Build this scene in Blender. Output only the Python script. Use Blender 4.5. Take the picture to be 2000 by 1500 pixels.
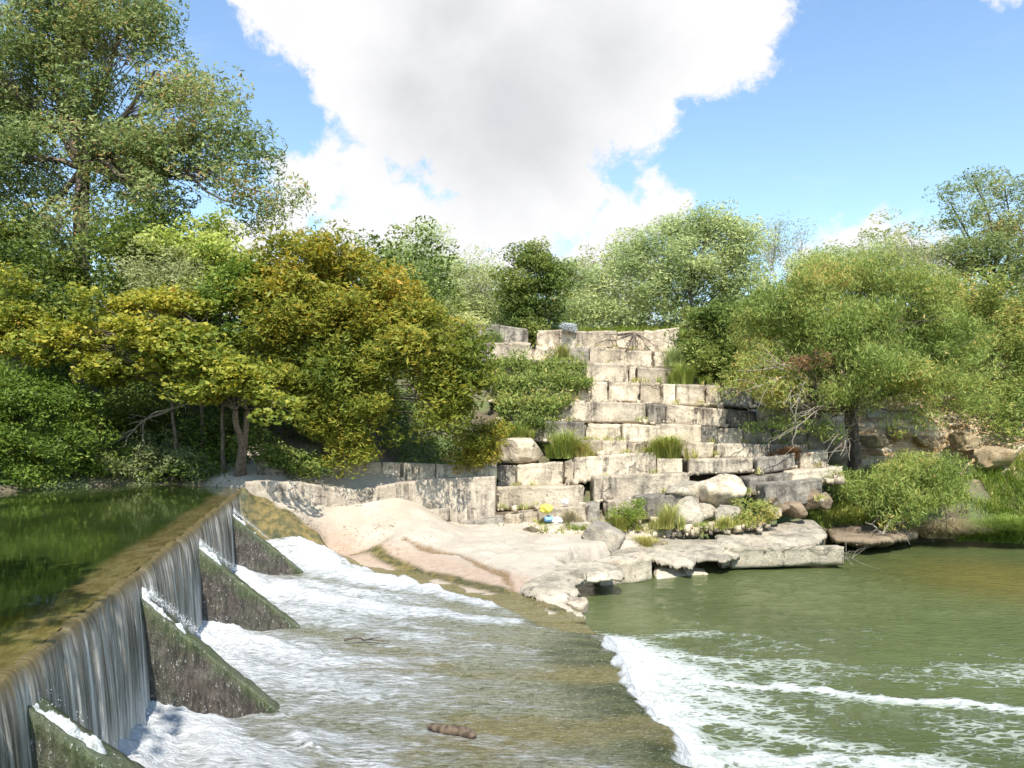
import bpy, math, random
import numpy as np
from mathutils import Vector
for o in list(bpy.data.objects): bpy.data.objects.remove(o)
SC = bpy.context.scene
COL = SC.collection
R = math.radians
# ------------------------------------------------------------------ camera, sun, sky, exposure
F = 1450.0; PITCH = math.atan(80.0/F); EYE = 4.5
cam = bpy.data.objects.new('camera', bpy.data.cameras.new('camera')); COL.objects.link(cam)
cam.location = (0, 0, EYE); cam.rotation_euler = (R(90)+PITCH, 0, 0)
cam.data.sensor_width = 36; cam.data.lens = 36*F/2000; cam.data.clip_start = .05; cam.data.clip_end = 3000
SC.camera = cam
SUN_AZ, SUN_EL = R(-3), R(52)          # the sun stands behind the camera, a little to the left
tosun = Vector((-math.sin(SUN_AZ)*math.cos(SUN_EL), -math.cos(SUN_AZ)*math.cos(SUN_EL), math.sin(SUN_EL)))
sl = bpy.data.lights.new('sun', 'SUN'); sl.energy = 4.6; sl.angle = R(.55); sl.color = (1, .955, .88)
sun = bpy.data.objects.new('sun', sl); COL.objects.link(sun)
sun.rotation_euler = (-tosun).to_track_quat('-Z', 'Y').to_euler(); sun.location = (-20, -40, 60)
SC.view_settings.view_transform = 'Standard'; SC.view_settings.look = 'None'
SC.view_settings.exposure = .78; SC.view_settings.gamma = 1
SC.render.engine = 'CYCLES'
cy = SC.cycles; cy.max_bounces = 6; cy.diffuse_bounces = 3; cy.glossy_bounces = 3; cy.transmission_bounces = 4
cy.transparent_max_bounces = 8; cy.caustics_reflective = False; cy.caustics_refractive = False; cy.use_denoising = True
cp, sp = math.cos(PITCH), math.sin(PITCH)
def ray(px, py):
    u = (px-1000)/F; v = (750-py)/F
    return np.array([u, cp-v*sp, sp+v*cp])
def P(px, py, Y):
    d = ray(px, py); t = Y/d[1]; return np.array([d[0]*t, Y, EYE+d[2]*t])
def G(px, py, z):
    d = ray(px, py); t = (z-EYE)/d[2]; return np.array([d[0]*t, d[1]*t, z])

class NT:                                   # small helper for node trees
    def __init__(s, tree): s.t = tree; s.n = tree.nodes; s.l = tree.links
    def new(s, typ, **kw):
        n = s.n.new(typ)
        for k, v in kw.items(): setattr(n, k, v)
        return n
    def set(s, sock, v):
        if hasattr(v, 'bl_idname') and not isinstance(v, bpy.types.NodeSocket): v = v.outputs[0]
        if isinstance(v, bpy.types.NodeSocket): s.l.new(v, sock)
        elif v is not None:
            try: sock.default_value = v
            except Exception: sock.default_value = (*v, 1)
    def math(s, op, a, b=None, c=None, clamp=False):
        n = s.new('ShaderNodeMath', operation=op, use_clamp=clamp)
        for i, v in enumerate((a, b, c)):
            if v is not None: s.set(n.inputs[i], v)
        return n.outputs[0]
    def vmath(s, op, a, b=None, out=0):
        n = s.new('ShaderNodeVectorMath', operation=op); s.set(n.inputs[0], a)
        if b is not None: s.set(n.inputs[1], b)
        return n.outputs[out]
    def noise(s, vec, scale, detail=4, rough=.55, dist=0, ntype=None):
        n = s.new('ShaderNodeTexNoise')
        if ntype: n.noise_type = ntype
        if vec is not None: s.set(n.inputs['Vector'], vec)
        n.inputs['Scale'].default_value = scale; n.inputs['Detail'].default_value = detail
        n.inputs['Roughness'].default_value = rough; n.inputs['Distortion'].default_value = dist
        return n.outputs[0]
    def ramp(s, f, stops, interp='LINEAR'):
        n = s.new('ShaderNodeValToRGB'); n.color_ramp.interpolation = interp
        e = n.color_ramp.elements
        while len(e) < len(stops): e.new(.5)
        for i, (p, c) in enumerate(stops):
            e[i].position = p; e[i].color = (c, c, c, 1) if isinstance(c, (int, float)) else (*c, 1)
        s.set(n.inputs[0], f); return n.outputs[0]
    def mr(s, f, a, b, c=0, d=1, smooth=True):
        n = s.new('ShaderNodeMapRange'); n.interpolation_type = 'SMOOTHSTEP' if smooth else 'LINEAR'
        s.set(n.inputs[0], f)
        for i, v in enumerate((a, b, c, d)): s.set(n.inputs[i+1], v)
        return n.outputs[0]
    def mix(s, f, a, b, blend='MIX'):
        n = s.new('ShaderNodeMix', data_type='RGBA', blend_type=blend)
        s.set(n.inputs[0], f); s.set(n.inputs[6], a if not isinstance(a, tuple) else (*a, 1)); s.set(n.inputs[7], b if not isinstance(b, tuple) else (*b, 1))
        return n.outputs[2]
    def scale(s, vec, xyz):
        n = s.new('ShaderNodeMapping'); s.set(n.inputs[0], vec); n.inputs['Scale'].default_value = xyz
        return n.outputs[0]
    def bump(s, h, strength=.5, dist=.05, normal=None):
        n = s.new('ShaderNodeBump'); n.inputs['Strength'].default_value = strength; n.inputs['Distance'].default_value = dist
        s.set(n.inputs['Height'], h)
        if normal is not None: s.set(n.inputs['Normal'], normal)
        return n.outputs[0]

w = bpy.data.worlds.new('World'); SC.world = w; w.use_nodes = True
T = NT(w.node_tree); T.n.clear()
out = T.new('ShaderNodeOutputWorld')
sky = T.new('ShaderNodeTexSky', sky_type='NISHITA'); sky.sun_disc = False
sky.sun_elevation = SUN_EL; sky.sun_rotation = math.atan2(tosun.x, tosun.y); sky.altitude = 200
sky.air_density = 1.25; sky.dust_density = .25; sky.ozone_density = 2.0
bg = T.new('ShaderNodeBackground'); hsv = T.new('ShaderNodeHueSaturation'); hsv.inputs['Saturation'].default_value = 1.04; T.set(hsv.inputs['Color'], sky.outputs[0]); T.set(bg.inputs[0], hsv.outputs[0]); bg.inputs[1].default_value = .15
d = T.new('ShaderNodeTexCoord').outputs['Generated']
dn = T.vmath('NORMALIZE', d)
CAPS = [(600,-10,150),(800,0,300),(1060,20,330),(1290,-30,270),(1395,70,130),(820,170,200),(1000,240,180),(1190,170,165),(690,150,120),
 (900,320,120),(1060,320,80),(1250,-300,400),(800,-300,380),(610,370,100),(640,300,55),(700,460,120),(570,440,80),(840,450,100),(1000,450,115),(1120,400,85),
 (1200,450,80),(1290,405,68),(1290,362,34),(835,345,75),(720,350,95),(790,390,90),(560,330,60),(940,400,110),(1650,480,80),(1700,474,84),(1745,484,72),(1600,520,80),(1800,520,80),(1980,-20,60),(460,540,120),(900,560,150),(1200,540,120)]
def caps(lst, soft):
    acc = None
    for (px, py, r) in lst:
        c = ray(px, py); c = c/np.linalg.norm(c)
        dist = T.vmath('DISTANCE', dn, tuple(c), out=1)
        v = T.math('SUBTRACT', 1.0, T.math('DIVIDE', dist, r/F*.93*(np.linalg.norm(ray(px,py))**-1)))
        v = T.math('MULTIPLY', v, r/F*7)
        acc = v if acc is None else T.math('SMOOTH_MAX', acc, v, soft)
    return acc
dens = caps(CAPS, .12)
n1 = T.noise(dn, 9, 9, .62, .25); n2 = T.noise(dn, 30, 8, .68, .3)
ed = T.math('ADD', dens, T.math('MULTIPLY', T.math('SUBTRACT', n1, .5), 1.15))
ed = T.math('ADD', ed, T.math('MULTIPLY', T.math('SUBTRACT', n2, .5), .42))
mask = T.mr(ed, .0, .17)
wisp = T.mr(T.noise(T.scale(dn, (1, 1, 2.2)), 5, 8, .6, .6), .56, .8, 0, .22)
mask = T.math('MAXIMUM', mask, wisp)
gr = caps([(1000,210,330),(800,180,200),(1180,130,230),(900,20,240),(1000,300,140),(1250,-200,260)], .3)
gr = T.math('ADD', gr, T.math('MULTIPLY', T.math('SUBTRACT', T.noise(dn, 6, 6, .6, .4), .5), 1.5))
grey = T.mr(gr, .0, 1.5)
soft = T.mr(T.noise(dn, 13, 7, .6, .3), .35, .75, 0, .25)
grey = T.math('ADD', T.math('MULTIPLY', grey, .85), T.math('MULTIPLY', soft, .5), clamp=True)
cc = T.mix(grey, (.99, .99, 1.0), (.69, .70, .725))  # the cloud's self-shading is painted in as grey
bg2 = T.new('ShaderNodeBackground'); T.set(bg2.inputs[0], cc); bg2.inputs[1].default_value = .60
ms = T.new('ShaderNodeMixShader'); T.set(ms.inputs[0], mask); T.l.new(bg.outputs[0], ms.inputs[1]); T.l.new(bg2.outputs[0], ms.inputs[2])
T.l.new(ms.outputs[0], out.inputs[0])
w.cycles.sampling_method = 'MANUAL'; w.cycles.sample_map_resolution = 512

# ------------------------------------------------------------------ numpy noise and mesh helpers
rs = np.random.RandomState(7)
_perm = rs.permutation(256); _perm = np.concatenate([_perm, _perm, _perm]); _val = rs.rand(256)*2-1
def vnoise(p):
    p = np.asarray(p, float); i = np.floor(p).astype(int); f = p-i; f = f*f*f*(f*(f*6-15)+10); i &= 255
    def h(a, b, c): return _val[_perm[_perm[_perm[(i[:,0]+a) & 255]+((i[:,1]+b) & 255)]+((i[:,2]+c) & 255)]]
    x, y, z = f[:,0], f[:,1], f[:,2]
    def L(a, b, t): return a+(b-a)*t
    return L(L(L(h(0,0,0),h(1,0,0),x), L(h(0,1,0),h(1,1,0),x), y), L(L(h(0,0,1),h(1,0,1),x), L(h(0,1,1),h(1,1,1),x), y), z)
def fbm(p, o=4, g=.5):
    p = np.asarray(p, float); s = 0; a = 1; t = 0
    for k in range(o):
        s = s+a*vnoise(p*2**k+k*17.3); t += a; a *= g
    return s/t
def fbm2(x, y, o=4, g=.5, z=0.):
    x = np.asarray(x, float); y = np.asarray(y, float)
    return fbm(np.stack([x.ravel(), y.ravel(), np.full(x.size, z)], 1), o, g).reshape(x.shape)
def sstep(a, b, x):
    t = np.clip((x-a)/(b-a), 0, 1); return t*t*(3-2*t)
def seg_dist(x, y, pts, closed=False):
    best = np.full(x.shape, 1e9); tt = np.zeros(x.shape); n = len(pts)
    for i in range(n if closed else n-1):
        a = pts[i]; b = pts[(i+1) % n]; dx, dy = b[0]-a[0], b[1]-a[1]
        t = np.clip(((x-a[0])*dx+(y-a[1])*dy)/(dx*dx+dy*dy+1e-12), 0, 1)
        dd = np.hypot(x-a[0]-t*dx, y-a[1]-t*dy); m = dd < best
        best = np.where(m, dd, best); tt = np.where(m, (i+t)/(n-1 if not closed else n), tt)
    return best, tt
def inside(x, y, pts):
    r = np.zeros(x.shape, bool); n = len(pts)
    for i in range(n):
        x0, y0 = pts[i][:2]; x1, y1 = pts[(i+1) % n][:2]
        if y0 == y1: continue
        c = ((y0 > y) != (y1 > y)) & (x < (x1-x0)*(y-y0)/(y1-y0)+x0); r ^= c
    return r
def sdist(x, y, pts):                       # negative inside
    dd, _ = seg_dist(x, y, pts, True); return np.where(inside(x, y, pts), -dd, dd)

def mesh_np(name, V, Fc, mat=None, smooth=False, attrs=None):
    V = np.asarray(V, np.float32); Fc = np.asarray(Fc, np.int32); k = Fc.shape[1]
    me = bpy.data.meshes.new(name); me.vertices.add(len(V)); me.vertices.foreach_set('co', V.ravel())
    me.loops.add(Fc.size); me.loops.foreach_set('vertex_index', Fc.ravel())
    me.polygons.add(len(Fc)); me.polygons.foreach_set('loop_start', np.arange(0, Fc.size, k, dtype=np.int32))
    if smooth: me.polygons.foreach_set('use_smooth', np.ones(len(Fc), bool))
    for an, (dom, arr) in (attrs or {}).items():
        a = me.attributes.new(an, 'FLOAT', dom); a.data.foreach_set('value', np.asarray(arr, np.float32).ravel())
    me.update(calc_edges=True)
    if mat: me.materials.append(mat)
    return me
def obj(name, me, parent=None, label=None, cat=None, group=None, kind=None):
    o = bpy.data.objects.new(name, me); COL.objects.link(o); o.parent = parent
    tag(o, label, cat, group, kind); return o
def tag(o, label=None, cat=None, group=None, kind=None):
    if label: o['label'] = label
    if cat: o['category'] = cat
    if group: o['group'] = group
    if kind: o['kind'] = kind
    return o
def empty(name, loc, label, cat, group=None):
    o = bpy.data.objects.new(name, None); COL.objects.link(o); o.location = tuple(loc); o.empty_display_size = .2
    return tag(o, label, cat, group)
def to_local(V, loc): return np.asarray(V)-np.asarray(loc)[None, :]
def grid_faces(nu, nv):
    i = np.arange(nu*nv).reshape(nu, nv)
    return np.stack([i[:-1,:-1].ravel(), i[1:,:-1].ravel(), i[1:,1:].ravel(), i[:-1,1:].ravel()], 1)

# ------------------------------------------------------------------ materials
def new_mat(name):
    m = bpy.data.materials.new(name); m.use_nodes = True; t = NT(m.node_tree)
    b = t.n['Principled BSDF']; return m, t, b
def rock_mat(name, base, dark, pale, streak=.6, grey=.5, stain=(.30,.20,.11), wet=0):
    m, t, b = new_mat(name); tc = t.new('ShaderNodeTexCoord'); oi = t.new('ShaderNodeObjectInfo')
    off = t.math('MULTIPLY', oi.outputs['Random'], 37.0)
    geo = t.new('ShaderNodeNewGeometry')
    p = t.vmath('ADD', geo.outputs['Position'], off)
    big = t.noise(p, .9, 5, .6, .3); mid = t.noise(p, 3.5, 6, .65); fine = t.noise(p, 22, 6, .7)
    col = t.mix(t.mr(big, .38, .62), base, pale)
    col = t.mix(t.mr(t.noise(p, 4.5, 6, .75, 1.0), .56, .66, 0, .5), col, (pale[0]*1.12, pale[1]*1.1, pale[2]*1.02))
    nz = t.new('ShaderNodeSeparateXYZ'); t.set(nz.inputs[0], geo.outputs['Normal'])
    vert = t.math('SUBTRACT', 1.0, t.math('ABSOLUTE', nz.outputs[2]), clamp=True)
    st = t.noise(t.scale(p, (3.6, 3.6, .45)), 1.0, 7, .75, .35)
    stm = t.math('MULTIPLY', t.mr(st, .44, .62), t.math('MULTIPLY', vert, streak))
    stm = t.math('MULTIPLY', stm, t.mr(t.noise(p, 1.1, 4, .6), .38, .6))
    gm = t.math('MULTIPLY', t.mr(t.noise(p, 1.6, 7, .72, .4), .5-.12*grey, .68), .25+.75*grey)
    col = t.mix(gm, col, dark)
    sx = t.new('ShaderNodeSeparateXYZ'); t.set(sx.inputs[0], tc.outputs['Generated'])
    tb = t.math('MULTIPLY', t.mr(t.math('ADD', sx.outputs[2], t.math('MULTIPLY', t.math('SUBTRACT', t.noise(p, 2.6, 6, .75), .5), 1.5)), .62, 1.05), .15+.45*grey)
    col = t.mix(tb, col, (dark[0]*.9, dark[1]*.9, dark[2]*.9))
    col = t.mix(stm, col, (dark[0]*.62, dark[1]*.58, dark[2]*.55))
    col = t.mix(t.mr(t.noise(p, 2.1, 5, .6, .8), .62, .74, 0, .55), col, stain)
    tone = t.math('MULTIPLY_ADD', oi.outputs['Random'], .42, .72)
    col = t.mix(1.0, col, t.mix(t.mr(fine, .3, .7, .0, 1), (.74, .73, .72), (1.08, 1.08, 1.07)), 'MULTIPLY')
    cr = t.new('ShaderNodeTexVoronoi'); cr.feature = 'DISTANCE_TO_EDGE'
    t.set(cr.inputs['Vector'], t.vmath('ADD', p, t.vmath('SCALE', t.new('ShaderNodeTexNoise').outputs[1], None)) if False else t.scale(p, (1, 1, 1.2)))
    cr.inputs['Scale'].default_value = 1.3
    crn = t.math('ADD', cr.outputs['Distance'], t.math('MULTIPLY', t.math('SUBTRACT', mid, .5), .55))
    ck = t.math('MULTIPLY', t.mr(crn, .0, .022, 1, 0), t.mr(t.noise(p, 1.1, 3), .53, .62))
    pit = t.mr(t.noise(p, 9, 5, .7), .60, .70, 0, .45)
    col = t.mix(pit, col, (dark[0]*.5, dark[1]*.48, dark[2]*.45))
    col = t.mix(t.math('MULTIPLY', ck, .55), col, (.07, .06, .05))
    hs = t.new('ShaderNodeHueSaturation'); t.set(hs.inputs['Value'], tone); t.set(hs.inputs['Color'], col)
    t.set(b.inputs['Base Color'], hs.outputs[0])
    b.inputs['Roughness'].default_value = .9 if not wet else .35
    h = t.math('ADD', t.math('MULTIPLY', mid, 1.0), t.math('MULTIPLY', fine, .45))
    h = t.math('SUBTRACT', h, t.math('MULTIPLY', t.math('MAXIMUM', ck, pit), .8))
    t.set(b.inputs['Normal'], t.bump(h, .9, .07))
    return m
M = {}
M['lime_s'] = rock_mat('limestone_streaked', (0.594,0.502,0.370), (0.172,0.147,0.116), (0.743,0.640,0.479), 1.0, .55)
M['lime_w'] = rock_mat('limestone_pale', (0.637,0.539,0.391), (0.235,0.194,0.146), (0.760,0.652,0.489), .6, .35)
M['lime_r'] = rock_mat('limestone_rough', (0.618,0.508,0.365), (0.180,0.147,0.110), (0.763,0.649,0.477), .7, .6, (.30,.18,.09))
M['lime_grey_shade'] = rock_mat('limestone_grey_shaded', (0.352,0.314,0.258), (0.118,0.106,0.087), (0.464,0.412,0.325), 1.0, .85)  # darker copy: weathered grey plus tree shade painted into the stone colour
M['boulder'] = rock_mat('boulder_stone', (0.516,0.453,0.354), (0.188,0.166,0.138), (0.652,0.567,0.433), .1, .7)
M['slab'] = rock_mat('slab_stone', (0.489,0.422,0.310), (0.178,0.153,0.118), (0.611,0.535,0.396), .1, .75)
M['brownrock'] = rock_mat('brown_stone', (.25,.18,.11), (.13,.10,.07), (.33,.25,.16), .1, .5)
M['concrete'] = rock_mat('wall_concrete', (0.523,0.441,0.337), (0.236,0.206,0.164), (0.595,0.513,0.398), .9, .35, (.34,.24,.15))
M['beam'] = rock_mat('beam_concrete', (0.543,0.479,0.349), (0.303,0.272,0.205), (0.642,0.563,0.417), .4, .4)

def bark_mat(name, a, b_):
    m, t, b = new_mat(name); g = t.new('ShaderNodeNewGeometry').outputs['Position']
    n = t.noise(t.scale(g, (14, 14, 3)), 1, 6, .7)
    t.set(b.inputs['Base Color'], t.mix(t.mr(n, .35, .65), a, b_)); b.inputs['Roughness'].default_value = .95
    t.set(b.inputs['Normal'], t.bump(n, .9, .04)); return m
M['bark'] = bark_mat('bark_brown', (.10,.075,.055), (.24,.19,.15))
M['bark_pale'] = bark_mat('bark_pale', (.24,.20,.16), (.45,.40,.34))
M['bark_dark'] = bark_mat('bark_dark', (.05,.04,.03), (.14,.11,.085))
M['dry'] = bark_mat('dry_wood', (.20,.165,.12), (.38,.33,.26))

def leaf_mat(name, stops, trans=.35, rough=.5):
    trans *= 1.05; m, t, b = new_mat(name); a = t.new('ShaderNodeAttribute', attribute_name='tint')
    col = t.ramp(a.outputs['Fac'], stops)
    t.set(b.inputs['Base Color'], col); b.inputs['Roughness'].default_value = rough
    b.inputs['Specular IOR Level'].default_value = .18
    tr = t.new('ShaderNodeBsdfTranslucent')
    hs = t.new('ShaderNodeHueSaturation'); hs.inputs['Hue'].default_value = .49; hs.inputs['Saturation'].default_value = 1.1; hs.inputs['Value'].default_value = 1.25
    t.set(hs.inputs['Color'], col); t.set(tr.inputs[0], hs.outputs[0])
    mx = t.new('ShaderNodeMixShader'); mx.inputs[0].default_value = trans
    t.l.new(b.outputs[0], mx.inputs[1]); t.l.new(tr.outputs[0], mx.inputs[2])
    t.l.new(mx.outputs[0], t.n['Material Output'].inputs[0]); return m
M['l_cypress'] = leaf_mat('leaf_cypress', [(0,(.101,.149,.048)),(.5,(.241,.306,.107)),(.85,(.370,.404,.156)),(1,(.554,.351,.156))])
M['l_dark'] = leaf_mat('leaf_dark_green', [(0,(.065,.101,.024)),(.6,(.159,.221,.048)),(1,(.361,.387,.109))])
M['l_green'] = leaf_mat('leaf_fresh_green', [(0,(.092,.149,.024)),(.6,(.203,.284,.048)),(1,(.406,.418,.084))])
M['l_yellow'] = leaf_mat('leaf_yellow', [(0,(.148,.203,.036)),(.5,(.368,.362,.055)),(.85,(.529,.449,.073)),(1,(.619,.348,.090))])
M['l_bright'] = leaf_mat('leaf_bright_yellow', [(0,(.184,.265,.050)),(.5,(.446,.501,.116)),(1,(.573,.608,.199))])
M['l_orange'] = leaf_mat('leaf_orange_green', [(0,(.105,.154,.027)),(.4,(.273,.289,.045)),(.72,(.543,.362,.055)),(1,(.750,.326,.064))])
M['l_mesq'] = leaf_mat('leaf_mesquite', [(0,(.214,.278,.113)),(.5,(.375,.455,.194)),(1,(.608,.642,.292))])
M['l_willow'] = leaf_mat('leaf_willow', [(0,(.123,.178,.040)),(.5,(.263,.333,.082)),(.85,(.404,.422,.114)),(1,(.560,.390,.131))])
M['l_grey'] = leaf_mat('leaf_grey_green', [(0,(.199,.243,.099)),(.5,(.341,.378,.169)),(1,(.511,.513,.239))])
M['l_grass'] = leaf_mat('grass_blades', [(0,(.163,.253,.047)),(.5,(.359,.418,.109)),(.85,(.621,.537,.219)),(1,(.713,.567,.312))])
M['l_lush'] = leaf_mat('grass_lush', [(0,(.154,.230,.036)),(.5,(.341,.399,.092)),(1,(.613,.483,.185))])
M['l_dry'] = leaf_mat('grass_dry', [(0,(0.284,0.241,0.142)),(.5,(0.483,0.398,0.241)),(1,(0.620,0.596,0.398))])
M['l_red'] = leaf_mat('leaf_rust', [(0,(.16,.10,.045)),(.5,(.27,.15,.07)),(1,(.36,.22,.12))])
M['l_frost'] = leaf_mat('leaf_frosted', [(0,(.454,.496,.496)),(1,(.496,.496,.496))], .15)
M['ochre'] = rock_mat('ochre_stone', (.40,.29,.15), (.22,.15,.08), (.52,.42,.26), .3, .5)
# ------------------------------------------------------------------ the lie of the land
def damX(Y): return -2.57-.255*Y
DAM_D = np.array([-.247, .969]); DAM_N = np.array([.969, .247])     # along the crest, and downstream
CREST = 2.5; AP = .5; UP = 2.53
DAM_END = 23.6
LIP = [G(1120,1216,AP), G(1150,1222,AP), G(1190,1246,AP), G(1180,1268,AP), G(1176,1290,AP), G(1198,1320,AP), G(1206,1345,AP), G(1238,1372,AP),
       G(1232,1392,AP), G(1268,1412,AP), G(1272,1435,AP), G(1300,1452,AP), G(1306,1475,AP), G(1345,1500,AP)]
lipY = np.array([p[1] for p in LIP][::-1]); lipXv = np.array([p[0] for p in LIP][::-1])
def lipX(Y):
    Yc = np.asarray(Y, float)
    return np.interp(Yc, lipY, lipXv)+.30*fbm2(Yc*1.3, Yc*0, 3)+.09*fbm2(Yc*5, Yc*0+5, 3)
POOL = [(1.55,-5),(1.6,8.6),(1.55,12),(1.5,15.1)] + [tuple(G(*q,0)[:2]) for q in
        [(1138,1200),(1112,1176),(1104,1148),(1140,1122),(1215,1114),(1262,1112),(1300,1096),(1400,1086),(1430,1082),(1600,1076),(1618,1074),(1615,1066),(1660,1058),(1760,1060),(1900,1056),(2010,1064),(2200,1085),(2600,1130)]] + [(60,14),(60,-5)]
UPW = [(damX(-6),-6),(damX(DAM_END),DAM_END)] + [tuple(G(*q,UP)[:2]) for q in [(440,950),(340,947),(260,948),(150,952),(0,962),(-300,985),(-900,1020)]] + [(-60,16),(-60,-6)]
def apron_edge(): return [P(500,985,22.6),P(560,1005,22.5),P(612,1035,22.4)]+[G(*q) for q in [(640,1078,.62),(700,1086,.5),(830,1121,.5),(1020,1166,.5),(1140,1213,.5)]]
BK = [p for p in apron_edge()[3:]]
def cpt():
    L = []
    def g(px, py, z): L.append(G(px, py, z))
    def p(px, py, Y): L.append(P(px, py, Y))
    def xyz(*a): L.append(np.array(a, float))
    for e in [(700,1087,.48),(830,1122,.48),(1020,1167,.48),(1140,1214,.46)]: g(*e)
    g(640,1080,.60); p(480,962,22.8); p(500,985,22.4); p(540,985,22.8); p(590,1008,22.9); p(620,1035,22.5); p(560,1005,22.3); p(540,982,23.0); p(590,993,23.5); p(640,1001,24.0); p(690,1006,24.4); p(735,1000,24.6); p(775,990,24.8); p(830,1000,25.0); p(880,1022,25.6); p(930,1024,25.9)
    for e in ((-7.2,19.5,.25),(-7.4,20.8,.25),(-6.8,21.6,.4),(-7.9,21.6,.5),(-6.2,20.8,.25),(-5.9,21.7,.4),(-5.4,21.0,.3),(-4.9,20.2,.25),(-8.0,20.5,.3),(-6.4,22.0,.6)): xyz(*e)
    g(690,1030,1.25); g(740,1062,.98); g(760,1085,.70); g(850,1110,.62); g(800,1045,1.15); g(850,1035,1.2); g(780,1012,1.5)
    g(900,1085,.8); g(900,1045,1.02); g(1000,1050,.92); g(1000,1110,.72); g(1000,1140,.6); g(1080,1120,.68); g(1100,1160,.56); g(1120,1195,.5)
    g(1100,1070,.85); g(1180,1060,.85); g(1180,1100,.72); g(1290,1050,.85); g(1290,1090,.6); g(1400,1035,.75); g(1500,1015,.8); g(1600,1010,.7); g(1650,1035,.45)
    g(1750,1045,.3); g(1850,1010,.6); g(1980,1030,.5)
    for X in (-3, 0, 3, 6, 9): 
        for (Y, z) in ((27.3,1.35),(28.3,1.9),(30.7,3.3),(33.4,5.3),(36.4,7.2),(38.6,8.55),(41,9.2),(46,9.6)): xyz(X+(.9 if X>6 else 0), Y, z)
    for (px,Y,py) in ((1900,30.4,925),(1750,30.6,920),(2100,30,930),(1980,30.2,925),(1900,32.3,835),(1980,32,838),(1820,32.4,830),(1750,32.6,828),(1900,33.6,815),(1750,34,815),(2200,33,850),(1900,38,720),(1750,40,700),(2200,38,700),(1900,45,600),(1700,46,610),(2300,44,560)): p(px, py, Y)
    g(478,945,2.75); g(420,938,2.75); g(350,940,2.6); g(250,944,2.6); g(100,952,2.6); g(0,960,2.6)
    xyz(-4,26.4,2.9); xyz(-6,25.3,2.8); xyz(-4,28.5,4.0); xyz(-4.5,31,5.6); xyz(-8,27,4.2); xyz(-8,30,6); xyz(-13,27,3.8); xyz(-13,31,6.3); xyz(-20,26,3.6); xyz(-20,31,6.5)
    xyz(-5,35,7.6); xyz(-12,36,8.6); xyz(-20,38,9); xyz(-6,40,9.2); xyz(-12,46,9.8); xyz(-30,22,3.5); xyz(-35,34,8)
    for (X,Y,z) in ((0,60,10.2),(-25,60,10.4),(25,60,12),(0,100,10.5),(-60,100,10.5),(60,100,12),(-60,40,9.5),(50,45,11),(40,34,6.5),(60,20,3),(60,30,7)): xyz(X, Y, z)
    for (X,Y,z) in ((-6,-6,2.9),(0,-6,2.7),(0,-1,2.6),(4,-2,2.4),(10,-6,2.4),(30,-6,2.4),(-30,-8,3),(0,-40,4),(-60,-40,5),(60,-40,5),(-60,0,3)): xyz(X, Y, z)
    for (X,Y,z) in ((-3,8,.3),(0,8,.3),(-5,15,.3),(-2,14,.3),(1,12,.25),(-6.5,19,.35),(-3,18,.35)): xyz(X, Y, z)
    return np.array(L)
CP = cpt()
def _tps_fit(C):
    n = len(C); r = np.hypot(C[:,None,0]-C[None,:,0], C[:,None,1]-C[None,:,1])
    K = r*1.0                                   # linear kernel: no overshoot
    A = np.zeros((n+3, n+3)); A[:n,:n] = K+np.eye(n)*-.02; A[:n,n] = 1; A[:n,n+1:] = C[:,:2]; A[n,:n] = 1; A[n+1:,:n] = C[:,:2].T
    return np.linalg.solve(A, np.concatenate([C[:,2], [0,0,0]]))
WT = _tps_fit(CP)
def land(x, y):
    sh = np.shape(x); x = np.ravel(x).astype(float); y = np.ravel(y).astype(float); z = np.zeros(len(x))
    for s in range(0, len(x), 20000):
        xs, ys = x[s:s+20000], y[s:s+20000]
        cx = np.clip(xs, -70, 70); cyy = np.clip(ys, -45, 105)
        r = np.hypot(cx[:,None]-CP[None,:,0], cyy[:,None]-CP[None,:,1])
        z[s:s+20000] = r@WT[:-3]+WT[-3]+cx*WT[-2]+cyy*WT[-1]
    return z.reshape(sh)
def ground_z(x, y):
    x = np.asarray(x, float); y = np.asarray(y, float)
    z = land(x, y)
    near = np.exp(-(np.hypot(x+1, y-20)/40)**2)
    z = z+.05*fbm2(x*1.1, y*1.1, 4)+.022*fbm2(x*5, y*5, 3)+.35*sstep(24, 32, y)*fbm2(x*.35, y*.35, 4)*sstep(6, 14, np.hypot(x-2, (y-30)*.9))
    # apron bed, pool and upstream basin
    ax = (x > damX(y)-.2) & (x < lipX(y)-.1) & (y < 23) & (y > 1.5)
    d1 = sdist(x, y, POOL); e = .2*fbm2(x*2.2, y*2.2, 3)+.12*fbm2(x*7, y*7, 3)
    z = np.where(d1 < 1.2, z*sstep(-.35, .35, d1+e)+(-1.8)*(1-sstep(-.35, .35, d1+e)), z)
    d2 = sdist(x, y, UPW); e = .15*fbm2(x*1.7+9, y*1.7, 3)
    t = sstep(-.9, .25, d2+e); t = np.where((d2 > 0) & (x > damX(y)) & (y < 23.2), 1, t)
    z = np.where(d2 < 1.2, z*t+1.2*(1-t), z)
    return z
xs = np.unique(np.concatenate([np.linspace(-400,-60,12), np.linspace(-60,-22,30), np.linspace(-22,-10,50), np.linspace(-10,12,221), np.linspace(12,28,64), np.linspace(28,60,24), np.linspace(60,400,12)]))
ys = np.unique(np.concatenate([np.linspace(-200,-10,12), np.linspace(-10,10,24), np.linspace(10,28,200), np.linspace(28,48,110), np.linspace(48,100,36), np.linspace(100,700,14)]))
X, Y = np.meshgrid(xs, ys, indexing='ij'); Z = ground_z(X, Y)
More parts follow.
